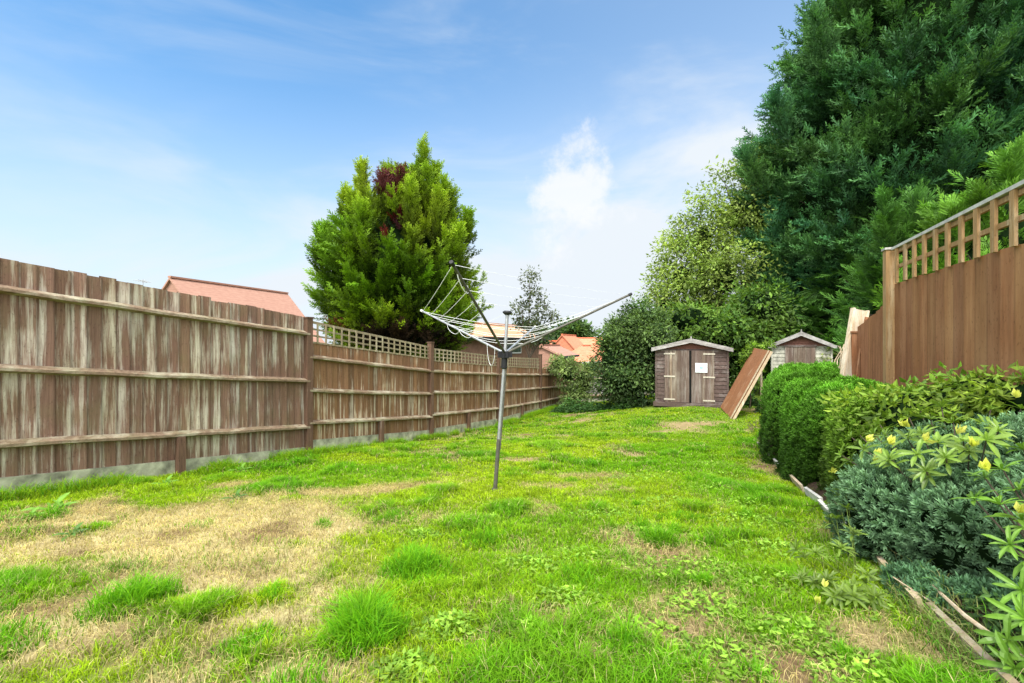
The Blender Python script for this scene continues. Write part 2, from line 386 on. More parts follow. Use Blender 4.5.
# ------------------------------------------------------------------ proto leaves and instancing
def diamond(a, tip, w, nrm=(0, 0, 1), fold=0.0):
    a = np.array(a, float); tip = np.array(tip, float); d = tip-a; s = np.cross(d, nrm); s /= np.linalg.norm(s)+1e-9
    mid = a+d*.45
    return [a, mid+s*w/2-np.array(nrm)*fold, tip, mid-s*w/2-np.array(nrm)*fold]
class Proto:
    def __init__(s): s.V = []; s.F = []; s.W = []
    def dia(s, a, tip, w, nrm=(0, 0, 1), fold=0., wb=0., wt=1.):
        k = len(s.V); s.V += diamond(a, tip, w, nrm, fold); s.F.append([k, k+1, k+2, k+3]); s.W += [wb, (wb+wt)/2, wt, (wb+wt)/2]
    def arr(s): return np.array(s.V), np.array(s.F), np.array(s.W)
def spray(nb=8, ang=42, L=.42, w=.07, droop=.12, r=np.random.default_rng(1), rise=.0):
    p = Proto()
    p.dia((0, 0, 0), (1, 0, -droop), w*.9, wb=0, wt=1)
    for i in range(nb):
        t = .08+.86*i/nb
        for sg in (-1, 1):
            a = math.radians(ang+r.uniform(-9, 9)); l = (L*(1-t*.75))*r.uniform(.8, 1.15)
            st = (t, 0, -droop*t*t); q = rise*r.uniform(.3, 1)
            p.dia(st, (t+l*math.cos(a), sg*l*math.sin(a), -droop*t*t-l*.22+q+r.uniform(-.08, .08)), w, (r.uniform(-.5, .5), r.uniform(-.5, .5), 1), wb=.15+.4*t, wt=.75+.25*t)
    return p.arr()
def plume(n=16, r=np.random.default_rng(2)):
    """upright soft spray: short twigs all round an axis, pointing forward"""
    p = Proto(); p.dia((0, 0, 0), (1, 0, 0), .09, (0, 1, 0))
    for i in range(n):
        t = .05+.9*i/n; a = i*2.4+r.uniform(-.4, .4); l = (.40*(1-.6*t))*r.uniform(.75, 1.15); e = math.radians(36+r.uniform(-8, 8))
        y, z = math.cos(a), math.sin(a)
        p.dia((t, 0, 0), (t+l*math.cos(e), l*math.sin(e)*y, l*math.sin(e)*z), .075, (-.3, -z, y), wb=.1+.3*t, wt=.8+.2*t)
    return p.arr()
def sprig(n=9, r=np.random.default_rng(5), w=.14, e0=50):
    p = Proto()
    for i in range(n):
        t = .9*i/n; a = i*2.4+r.uniform(-.4, .4); e = math.radians(e0*(1-.5*t)+r.uniform(-12, 12)); l = .5*(1-.3*t)
        y, z = math.cos(a), math.sin(a)
        p.dia((t*.7, 0, 0), (t*.7+l*math.cos(e), l*math.sin(e)*y, l*math.sin(e)*z), w, (-.4, y, z), wb=.15+.3*t, wt=1)
    return p.arr()
def clover(r=np.random.default_rng(8)):
    p = Proto()
    return p
def leafproto(fold=.12):
    p = Proto(); p.dia((0, 0, 0), (1, 0, -.08), .5, fold=fold, wb=.6, wt=1); return p.arr()
def whorl(n=9, r=np.random.default_rng(4), up=.45, w=.24):
    """lance shaped leaves radiating around the shoot; axis +X"""
    V = []; Fc = []; W = []
    for i in range(n):
        a = i*2.4+r.uniform(-.3, .3); el = math.radians(r.uniform(12, 38) if i < n*.65 else r.uniform(45, 75)); l = r.uniform(.8, 1.1) if i < n*.65 else r.uniform(.45, .7)
        rad = np.array([0, math.cos(a), math.sin(a)]); ax = np.array([1., 0, 0]); s = np.cross(ax, rad)
        d = rad*math.cos(el)+ax*math.sin(el)
        for q0, q1, w0, w1 in ((0, .25, .25, .8), (.25, .6, .8, 1.), (.6, .85, 1., .6), (.85, 1.0, .6, .02)):
            k = len(V)
            pa = d*l*q0-ax*.30*l*q0**2; pb = d*l*q1-ax*.30*l*q1**2
            ww0, ww1 = w*l*w0/2, w*l*w1/2; f0 = ax*ww0*.35; f1 = ax*ww1*.35
            V += [pa-s*ww0+f0, pa, pb, pb-s*ww1+f1, pa+s*ww0+f0, pb+s*ww1+f1]
            Fc += [[k, k+1, k+2, k+3], [k+1, k+4, k+5, k+2]]
            W += [.35+.4*q0, .8, .8, .35+.4*q1, .35+.4*q0, .35+.4*q1]
    return np.array(V), np.array(Fc), np.array(W)

def norm(v): return v/(np.linalg.norm(v, axis=-1, keepdims=True)+1e-9)
def inst(mb, proto, pos, d, up, sc, cb, ct):
    """proto axis +X along d, proto +Z near up. cb/ct base and tip colours (n,3)"""
    V, Fc, W = proto; n = len(pos)
    if n == 0: return
    d = norm(d); y = norm(np.cross(up, d)); z = np.cross(d, y)
    sc = np.broadcast_to(np.asarray(sc, float), (n,))
    P_ = (V[None, :, 0, None]*d[:, None]+V[None, :, 1, None]*y[:, None]+V[None, :, 2, None]*z[:, None])*sc[:, None, None]+pos[:, None]
    Cc = cb[:, None]*(1-W)[None, :, None]+ct[:, None]*W[None, :, None]
    k = len(V); idx = (np.arange(n)*k)[:, None, None]+Fc[None]
    mb.F.append(idx.reshape(-1, Fc.shape[1])+mb.n); mb.V.append(P_.reshape(-1, 3)); mb.C.append(Cc.reshape(-1, 3)); mb.n += n*k
def rdir(n): return norm(rng.normal(size=(n, 3)))
def blobcore(mb, c, r, k=14, amp=.18, col=(1, 1, 1), prof=None):
    """noisy dark inner mass"""
    c = np.array(c, float); r = np.array(r, float)*np.ones(3)
    th = np.linspace(.02, math.pi-.02, k); ph = np.arange(2*k)*math.pi/k
    T, Ph = np.meshgrid(th, ph, indexing='ij')
    q = 1+amp*(fbm(Ph*2.3+c[0], T*3+c[2], 3)-.5)*2
    V = np.stack([np.sin(T)*np.cos(Ph), np.sin(T)*np.sin(Ph), np.cos(T)], -1)*q[..., None]*r+c
    m = 2*k; Fc = [[i*m+j, (i+1)*m+j, (i+1)*m+(j+1) % m, i*m+(j+1) % m] for i in range(k-1) for j in range(m)]
    mb.add(V.reshape(-1, 3), Fc, col)

SPR = spray(); SPR2 = spray(10, 36, .5, .055, .22); PLU = plume(); SPR3 = plume(15, np.random.default_rng(21)); SPG = sprig(); LEAF = leafproto(); WH = whorl(w=.21); WH2 = whorl(12, np.random.default_rng(9), w=.17)

def conifer(name, base, prof, label, nplume, per, size, colb, colt, mat, group=None, rise=.5, upb=.55, proto=SPR, leaders=(), deads=(), core=.72, yaw=None, zmin=0, spread=.42, lenf=1., inner=.5, cone=0.):
    """prof: list of (z above base, radius)."""
    base = np.array(base, float)
    t = empty(name, base, label, 'tree', group)
    zs = np.array([p[0] for p in prof]); rs = np.array([p[1] for p in prof]); H = zs[-1]
    mb = MB()
    tr = np.stack([base+np.array([.06*math.sin(i), .05*math.cos(i*2), H*.96*i/10-.2]) for i in range(11)])
    mb.tube(tr, np.linspace(H*.026+.05, .02, 11), 8)
    for i in range(14):
        a = i*2.4; z = H*(.08+.6*i/14); r = np.interp(z, zs, rs)*.8
        s_ = base+np.array([0, 0, z]); e = s_+np.array([r*math.cos(a), r*math.sin(a), r*.35])
        mb.tube([s_, (s_+e)/2+np.array([0, 0, -.05]), e], [H*.008+.015, .03, .012], 6)
    mb.build('trunk', M['bark'], t)
    mb = MB(); cm = MB()
    # dark core standing in for the shade inside the crown
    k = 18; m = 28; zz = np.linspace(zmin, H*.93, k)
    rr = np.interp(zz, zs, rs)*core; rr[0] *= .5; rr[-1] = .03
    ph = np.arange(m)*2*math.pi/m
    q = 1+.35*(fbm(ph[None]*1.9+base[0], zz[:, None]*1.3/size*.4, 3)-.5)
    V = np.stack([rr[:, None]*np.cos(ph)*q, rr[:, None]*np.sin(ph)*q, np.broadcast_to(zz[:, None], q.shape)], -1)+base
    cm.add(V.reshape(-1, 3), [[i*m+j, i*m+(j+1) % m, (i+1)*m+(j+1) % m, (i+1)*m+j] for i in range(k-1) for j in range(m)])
    core_o = cm.build('shade_core', M['core'], t, True)
    # plumes: more where the circumference is bigger
    u = np.linspace(0, 1, 400); zc = zmin+(H-zmin)*u; wgt = np.interp(zc, zs, rs)+.15*rs.max(); cdf = np.cumsum(wgt); cdf /= cdf[-1]
    z = np.interp(rng.random(nplume), cdf, zc); a = rng.random(nplume)*2*math.pi
    r = np.interp(z, zs, rs)*(.80+.26*rng.random(nplume)); 
    tips = np.stack([r*np.cos(a), r*np.sin(a), z], 1)
    out_ = np.stack([np.cos(a), np.sin(a), np.zeros(nplume)], 1)
    dirs = norm(out_+np.array([0, 0, 1])*(rise*(.6+.8*rng.random(nplume)) + 1.4*sst(z, H*.7, H))[:, None]+rng.normal(0, .12, (nplume, 3)))
    Ls = lenf*size*(1.9+1.2*rng.random(nplume))*(1-.3*sst(z, H*.75, H))
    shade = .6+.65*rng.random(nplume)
    lead = []
    for (lx, ly, lz, L) in leaders: lead.append((lx, ly, lz, L))
    if lead:
        lt = np.array([l[:3] for l in lead]); tips = np.vstack([tips, lt]); 
        dirs = np.vstack([dirs, norm(np.array([0, 0, 1.])+lt*np.array([.06, .06, 0]))]); Ls = np.concatenate([Ls, [l[3] for l in lead]]); shade = np.concatenate([shade, np.full(len(lead), 1.05)])
    npl = len(tips)
    # sprays along each plume
    N = npl*per; pi = np.repeat(np.arange(npl), per); s = rng.random(N)**.8
    if lead:
        extra = np.repeat(np.arange(npl-len(lead), npl), per*3); pi = np.concatenate([pi, extra]); s = np.concatenate([s, rng.random(len(extra))]); N = len(pi)
    cen = tips[pi]-dirs[pi]*(Ls[pi]*s)[:, None]
    off = rdir(N)*(spread*size*(.12+s)*(1+cone*s))[:, None]*rng.random(N)[:, None]
    pos = cen+off+base
    dd = norm(dirs[pi]*1.15+norm(off)*.85+np.array([0, 0, upb])*.5+rng.normal(0, .22, (N, 3)))
    up = norm(np.array([0, 0, 1.])+rng.normal(0, .5, (N, 3))+norm(off)*.4)
    f = (shade[pi]*(1-inner*s**.7)*(.8+.4*rng.random(N)))[:, None]  # colour darkens into each plume, painting in the shade between plumes
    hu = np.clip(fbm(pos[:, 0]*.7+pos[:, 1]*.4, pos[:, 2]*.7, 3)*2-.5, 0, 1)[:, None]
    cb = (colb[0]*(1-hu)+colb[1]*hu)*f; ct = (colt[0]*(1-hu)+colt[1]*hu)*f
    for (dx, dy, dz, rx, rz, dc) in deads:
        loc = pos-base; w = (((loc[:, 0]-dx)/rx)**2+((loc[:, 2]-dz)/rz)**2 < (.7+.5*rng.random(N))**2) & (loc[:, 1] < dy)
        cb[w] = np.array(dc)*f[w]*.7; ct[w] = np.array(dc)*f[w]*1.3
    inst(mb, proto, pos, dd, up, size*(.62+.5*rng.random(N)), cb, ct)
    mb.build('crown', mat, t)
    return t

A_ = np.array
# left conifer behind the fence
bx = P(398, 341, 12.5)
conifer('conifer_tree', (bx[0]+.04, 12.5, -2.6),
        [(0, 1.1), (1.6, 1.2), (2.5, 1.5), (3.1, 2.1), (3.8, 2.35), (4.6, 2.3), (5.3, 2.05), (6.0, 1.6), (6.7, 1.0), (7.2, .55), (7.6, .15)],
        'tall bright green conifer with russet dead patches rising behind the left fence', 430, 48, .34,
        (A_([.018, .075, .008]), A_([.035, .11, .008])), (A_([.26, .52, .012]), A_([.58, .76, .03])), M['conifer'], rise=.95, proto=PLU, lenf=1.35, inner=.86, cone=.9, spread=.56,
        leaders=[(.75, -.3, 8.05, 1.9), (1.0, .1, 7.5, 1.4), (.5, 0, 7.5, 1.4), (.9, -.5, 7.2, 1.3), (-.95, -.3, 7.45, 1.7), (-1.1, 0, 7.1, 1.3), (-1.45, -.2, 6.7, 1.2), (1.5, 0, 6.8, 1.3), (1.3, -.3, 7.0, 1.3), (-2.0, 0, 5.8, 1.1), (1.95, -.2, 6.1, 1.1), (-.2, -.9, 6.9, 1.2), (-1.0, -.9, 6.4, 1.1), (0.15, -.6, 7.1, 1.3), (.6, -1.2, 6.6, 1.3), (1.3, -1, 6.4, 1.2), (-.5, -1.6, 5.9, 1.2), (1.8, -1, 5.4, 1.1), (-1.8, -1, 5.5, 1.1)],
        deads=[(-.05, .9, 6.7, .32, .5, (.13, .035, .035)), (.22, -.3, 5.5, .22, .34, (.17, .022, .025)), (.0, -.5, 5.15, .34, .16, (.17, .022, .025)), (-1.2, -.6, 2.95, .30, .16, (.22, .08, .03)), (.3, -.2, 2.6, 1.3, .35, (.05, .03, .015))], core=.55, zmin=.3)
# huge dark conifers at right
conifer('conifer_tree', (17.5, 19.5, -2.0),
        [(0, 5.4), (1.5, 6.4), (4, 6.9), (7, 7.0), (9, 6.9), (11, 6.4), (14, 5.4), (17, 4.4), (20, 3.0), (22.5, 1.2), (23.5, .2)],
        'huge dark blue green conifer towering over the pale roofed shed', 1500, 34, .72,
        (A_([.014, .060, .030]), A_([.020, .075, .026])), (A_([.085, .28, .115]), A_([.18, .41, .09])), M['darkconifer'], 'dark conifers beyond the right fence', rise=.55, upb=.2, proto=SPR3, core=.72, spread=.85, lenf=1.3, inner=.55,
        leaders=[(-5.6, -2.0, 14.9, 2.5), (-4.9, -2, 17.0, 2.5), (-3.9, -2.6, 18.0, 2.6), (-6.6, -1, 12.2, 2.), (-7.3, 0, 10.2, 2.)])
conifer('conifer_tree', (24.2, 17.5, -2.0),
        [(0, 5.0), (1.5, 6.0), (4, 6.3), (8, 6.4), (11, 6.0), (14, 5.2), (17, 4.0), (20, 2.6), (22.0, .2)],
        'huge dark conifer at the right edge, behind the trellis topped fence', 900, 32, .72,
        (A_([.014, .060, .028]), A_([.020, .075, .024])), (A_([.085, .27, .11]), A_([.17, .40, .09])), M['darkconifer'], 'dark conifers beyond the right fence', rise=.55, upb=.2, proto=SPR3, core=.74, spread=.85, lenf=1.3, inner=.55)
# lower bright green conifers just beyond the right fence
conifer('conifer_tree', (8.1, 7.6, -1.6),
        [(0, 1.0), (1.2, 1.5), (2.2, 1.5), (3.2, 1.15), (4.0, .75), (4.55, .15)],
        'fresh bright green conifer branches showing above the right trellis', 90, 24, .42,
        (A_([.03, .10, .015]), A_([.05, .13, .015])), (A_([.15, .38, .04]), A_([.24, .50, .05])), M['conifer'], 'young conifers beyond the right fence', rise=.9, upb=.6, proto=SPR2, core=.5,
        leaders=[(.15, -.3, 4.7, 1.1), (.75, .2, 4.8, 1.1), (-.6, -.2, 3.8, .8)])
conifer('conifer_tree', (8.0, 8.9, -1.7),
        [(0, .9), (1.0, 1.3), (2.0, 1.3), (3.0, 1.0), (3.9, .6), (4.4, .12)],
        'mid green conifer left of the right fence post, feathery top', 90, 24, .42,
        (A_([.02, .07, .015]), A_([.03, .09, .015])), (A_([.10, .28, .05]), A_([.16, .38, .05])), M['conifer'], 'young conifers beyond the right fence', rise=.9, upb=.6, proto=SPR2, core=.5,
        leaders=[(-.7, -.2, 4.4, 1.0), (-.1, -.2, 4.55, 1.1), (.5, .1, 4.2, .9)])
conifer('conifer_tree', (13.4, 16.6, -1.9),
        [(0, 2.6), (1.2, 2.9), (2.6, 2.8), (4.0, 2.2), (5.0, 1.2), (5.7, .2)],
        'deep green conifer with drooping branches directly behind the pale shed', 150, 24, .75,
        (A_([.008, .035, .010]), A_([.012, .045, .010])), (A_([.09, .26, .04]), A_([.15, .34, .045])), M['darkconifer'], 'dark conifers beyond the right fence', rise=.1, upb=-.1, proto=SPR2, core=.55, spread=.6)

# ------------------------------------------------------------------ broadleaf trees and shrubs
def broadleaf(name, base, lobes, label, cat, ncl, per, lsize, cl_r, cols, mat=None, group=None, trunk_r=.15, core=.0, stems=1, density_low=1.0, nolimb=False, updark=.5, proto=LEAF):
    """lobes: list of (centre xyz (world), radii). leaves gathered in clusters within the lobes"""
    base = np.array(base, float); t = empty(name, base, label, cat, group)
    L = [(np.array(c, float), np.array(r, float)*np.ones(3)) for c, r in lobes]
    mb = MB()
    zt = min(l[0][2] for l in L)
    hub = np.array([base[0], base[1], base[2]+(zt-base[2])*.6])
    for s in range(stems):
        o = np.array([math.cos(s*2.1), math.sin(s*2.1), 0])*trunk_r*(1.5 if stems > 1 else 0)
        mb.tube([base+o-[0, 0, .1], base*.5+hub*.5+o*1.3+[.04, 0, 0], hub+o*1.5], [trunk_r*1.2/stems**.5, trunk_r/stems**.5, trunk_r*.8/stems**.5], 8)
    tw = []
    for c, r in L:
        mb.tube([hub, hub*.5+c*.5+rng.normal(0, .06, 3), c], [trunk_r*.6, trunk_r*.4, trunk_r*.2], 6)
        for j in range(7):
            e = c+rdir(1)[0]*r*.85; mb.tube([c, (c+e)/2+rng.normal(0, .05, 3)*r.mean(), e], [trunk_r*.18, trunk_r*.12, trunk_r*.04], 5)
    mb.build('trunk', M['bark'], t)
    if core:
        for c, r in L: cm = MB(); blobcore(cm, c, r*core); cm.build('shade_core', M['core'], t, True)
    vol = np.array([np.prod(r)**.67 for c, r in L]); pr = vol/vol.sum()
    li = rng.choice(len(L), ncl, p=pr); Cn = np.array([l[0] for l in L])[li]; R = np.array([l[1] for l in L])[li]
    d = rdir(ncl); q = (.45+.55*rng.random(ncl)**.6)*(1+.10*rng.normal(size=ncl)); cc = Cn+d*R*q[:, None]
    zmin = base[2]+.05
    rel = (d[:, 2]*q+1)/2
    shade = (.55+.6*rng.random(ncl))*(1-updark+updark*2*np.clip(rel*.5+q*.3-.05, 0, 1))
    N = ncl*per; ci = np.repeat(np.arange(ncl), per)
    o = rdir(N)*(rng.random(N)**.5)[:, None]*cl_r*(.5+rng.random(ncl))[ci][:, None]*A_([1, 1, .75])
    pos = cc[ci]+o; k = pos[:, 2] > zmin; pos, o, ci = pos[k], o[k], ci[k]; N = len(pos)
    dd = norm(norm(o)*.7+rdir(N)*.8+d[ci]*.4+A_([0, 0, -.25])); up = norm(A_([0, 0, 1.])+rdir(N)*.8+d[ci]*.4)
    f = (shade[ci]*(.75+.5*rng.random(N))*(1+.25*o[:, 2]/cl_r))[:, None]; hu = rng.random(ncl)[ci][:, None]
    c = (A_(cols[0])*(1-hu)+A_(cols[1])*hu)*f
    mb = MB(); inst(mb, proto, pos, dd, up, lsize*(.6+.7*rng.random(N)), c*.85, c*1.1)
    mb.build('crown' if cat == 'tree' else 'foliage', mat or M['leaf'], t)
    return t

def lobe(px, py, Y, rpx, rpy, ry=None):
    c = P(px, py, Y); rx = rpx/F*Y; rz = rpy/F*Y
    return (c, (rx, ry or rx, rz))
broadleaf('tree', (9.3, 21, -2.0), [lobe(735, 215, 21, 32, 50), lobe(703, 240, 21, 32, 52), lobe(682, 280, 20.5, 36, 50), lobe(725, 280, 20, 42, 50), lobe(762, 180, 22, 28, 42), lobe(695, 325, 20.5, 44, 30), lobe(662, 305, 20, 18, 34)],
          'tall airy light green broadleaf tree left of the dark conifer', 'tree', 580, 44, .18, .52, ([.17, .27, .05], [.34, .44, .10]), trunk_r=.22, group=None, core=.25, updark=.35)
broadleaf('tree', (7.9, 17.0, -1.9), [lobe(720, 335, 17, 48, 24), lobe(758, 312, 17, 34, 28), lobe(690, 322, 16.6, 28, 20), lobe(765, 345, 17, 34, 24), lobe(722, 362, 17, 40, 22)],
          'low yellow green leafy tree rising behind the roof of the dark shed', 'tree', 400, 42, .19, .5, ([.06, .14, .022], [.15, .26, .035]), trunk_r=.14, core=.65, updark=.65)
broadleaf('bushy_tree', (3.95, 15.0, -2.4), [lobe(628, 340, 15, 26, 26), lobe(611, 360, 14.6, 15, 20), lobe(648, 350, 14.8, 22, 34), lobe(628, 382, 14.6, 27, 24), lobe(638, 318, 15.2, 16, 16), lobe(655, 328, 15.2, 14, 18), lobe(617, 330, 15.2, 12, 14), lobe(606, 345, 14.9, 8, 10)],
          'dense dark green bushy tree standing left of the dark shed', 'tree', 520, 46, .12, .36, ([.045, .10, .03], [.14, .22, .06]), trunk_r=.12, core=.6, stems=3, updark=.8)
broadleaf('sapling', (.75, 19.6, -2.7), [lobe(530, 285, 19.5, 8, 20), lobe(522, 312, 19.5, 10, 18), lobe(545, 305, 19.5, 10, 16), lobe(537, 330, 19.5, 14, 14), lobe(552, 318, 19.5, 5, 8)],
          'slender sparse sapling with see-through top behind the left fence', 'tree', 120, 16, .15, .30, ([.08, .11, .05], [.14, .17, .08]), trunk_r=.06, updark=.2)
broadleaf('shrub', (2.35, 16.9, -2.5), [lobe(568, 374, 16.2, 12, 15), lobe(583, 382, 16.8, 13, 20), lobe(557, 364, 16.6, 8, 8), lobe(592, 366, 17, 7, 10), lobe(575, 398, 16.2, 14, 10)],
          'loose pale green shrub smothering the far end of the left fence', 'shrub', 170, 34, .10, .26, ([.15, .23, .07], [.30, .40, .13]), trunk_r=.04, stems=3, core=.5, updark=.5)
broadleaf('climbing_plant', (6.9, 12.9, -1.9), [lobe(752, 351, 12.9, 7, 6), lobe(762, 346, 12.7, 8, 4), lobe(747, 362, 12.9, 4, 8), (P(755, 375, 12.9), (.12, .12, .5))],
          'bright green climber spilling over the top of the leaning orange panel', 'climber', 46, 30, .10, .13, ([.14, .26, .03], [.25, .40, .05]), trunk_r=.02, updark=.4)
# far trees behind the houses
broadleaf('tree', (P(575, 341, 62)[0], 62, -5.5), [lobe(572, 334, 62, 14, 12), lobe(582, 338, 62, 8, 12), lobe(564, 340, 62, 8, 8)],
          'dark distant tree above the orange roofs', 'tree', 170, 40, .7, 1.3, ([.05, .11, .03], [.09, .16, .04]), trunk_r=.3, core=.75, group=None)
broadleaf('tree', (P(525, 341, 42)[0], 42, -5.5), [lobe(526, 336, 42, 12, 9), lobe(516, 342, 42, 10, 8), lobe(536, 341, 42, 8, 7)],
          'dark round tree top just behind the sandy roofed bungalow', 'tree', 150, 40, .5, .9, ([.03, .08, .03], [.06, .12, .035]), trunk_r=.25, core=.8)
# undergrowth
def groundcover(name, label, pts, n, lsize, h, cols, mat=M['leaf'], flat=.5):
    mb = MB(); pts = np.array(pts, float)
    i = rng.integers(0, len(pts), n); a = rng.random(n)*6.283; q = np.sqrt(rng.random(n))
    x = pts[i, 0]+pts[i, 2]*q*np.cos(a); y = pts[i, 1]+pts[i, 3]*q*np.sin(a); zz = rng.random(n)*h*(1.15-q)*(.6+.8*fbm(x*3, y*3, 2))
    pos = np.stack([x, y, G(x, y)+zz+.01], 1); dd = norm(np.stack([np.cos(a*7), np.sin(a*7), rng.normal(.1, .35, n)], 1)); up = norm(A_([0, 0, 1.])+rdir(n)*flat)
    t_ = rng.random((n, 1)); c = (A_(cols[0])*(1-t_)+A_(cols[1])*t_)*(.45+.7*(zz/h)[:, None])
    inst(mb, LEAF, pos, dd, up, lsize*(.6+.7*rng.random(n)), c, c*1.2)
    return tag(mb.build(name, mat), label, 'plants', kind='stuff')
groundcover('ground_cover', 'dark leafy weeds and nettles along the back of the lawn, beneath the bushy tree', [(2.6, 15.3, .9, .5), (3.3, 15.0, .8, .5), (4.0, 14.6, .5, .4), (2.0, 15.6, .6, .5), (3.7, 14.2, .5, .3), (7.2, 13.5, .3, .4), (6.9, 11.9, .3, .4)], 6500, .11, .45, ([.04, .12, .03], [.12, .26, .06]))
groundcover('ground_cover', 'small round leaved weeds spreading through the right half of the lawn',
            [(rng.uniform(.3, 1), 0, 0, 0) for _ in range(0)]+[(x_, y_, r_, r_*.7) for x_, y_, r_ in [(.9, 2.3, .35), (1.3, 2.2, .3), (1.5, 2.6, .3), (1.0, 2.9, .35), (1.7, 3.2, .35), (.4, 2.5, .25), (.25, 2.0, .2), (.5, 1.75, .2), (.75, 1.6, .2), (.05, 1.7, .15), (-.25, 1.75, .15), (.85, 1.95, .2), (1.9, 3.7, .35), (1.3, 3.8, .35), (2.0, 4.3, .4), (.7, 3.4, .3), (-.35, 1.5, .12), (1.1, 1.75, .2), (.1, 2.4, .2), (2.3, 4.9, .4), (1.4, 4.8, .4), (-.15, 3.3, .15), (-.6, 3.0, .12), (2.6, 5.8, .4), (1.55, 2.0, .25), (1.2, 1.5, .2), (1.9, 2.5, .3)]],
            13000, .027, .055, ([.18, .38, .03], [.36, .56, .07]), flat=.8)

# weeds one can point at
def weed(px, Y, s, label, cols=([.10, .26, .03], [.22, .42, .05])):
    x = (px-HX)/F*Y; z = float(G(x, Y)); t = empty('dock_weed', (x, Y, z), label, 'weed', 'broad leaved weeds on the lawn')
    n = 9; mb = MB(); a = np.arange(n)*2.4; V, Fc, W = WH
    inst(mb, WH, A_([[x, Y, z+.01]]), A_([[.1, -.2, 1.]]), A_([[1., 0, 0]]), A_([s]), A_([cols[0]]), A_([cols[1]]))
    inst(mb, WH2, A_([[x+s*.3, Y+.02, z+.01]]), A_([[.3, .2, 1.]]), A_([[0., 1, 0]]), A_([s*.7]), A_([cols[0]]), A_([cols[1]]))
    mb.build('leaf_rosette', M['glossy'], t)
weed(235, 3.95, .13, 'small dark broad leaved weed alone in the straw patch', ([.05, .13, .03], [.12, .25, .04]))
weed(52, 3.55, .20, 'tall pale green weed at the foot of the fence, far left')
weed(28, 3.3, .12, 'low weed leftmost at the foot of the fence')
weed(165, 4.6, .15, 'green weed just left of the short stub post of the left fence')
weed(240, 5.5, .17, 'green weed sprouting between the stub and the first tall fence post')
weed(72, 2.95, .11, 'small dark weed in the straw, below the tall pale green weed', ([.05, .13, .03], [.12, .25, .04]))

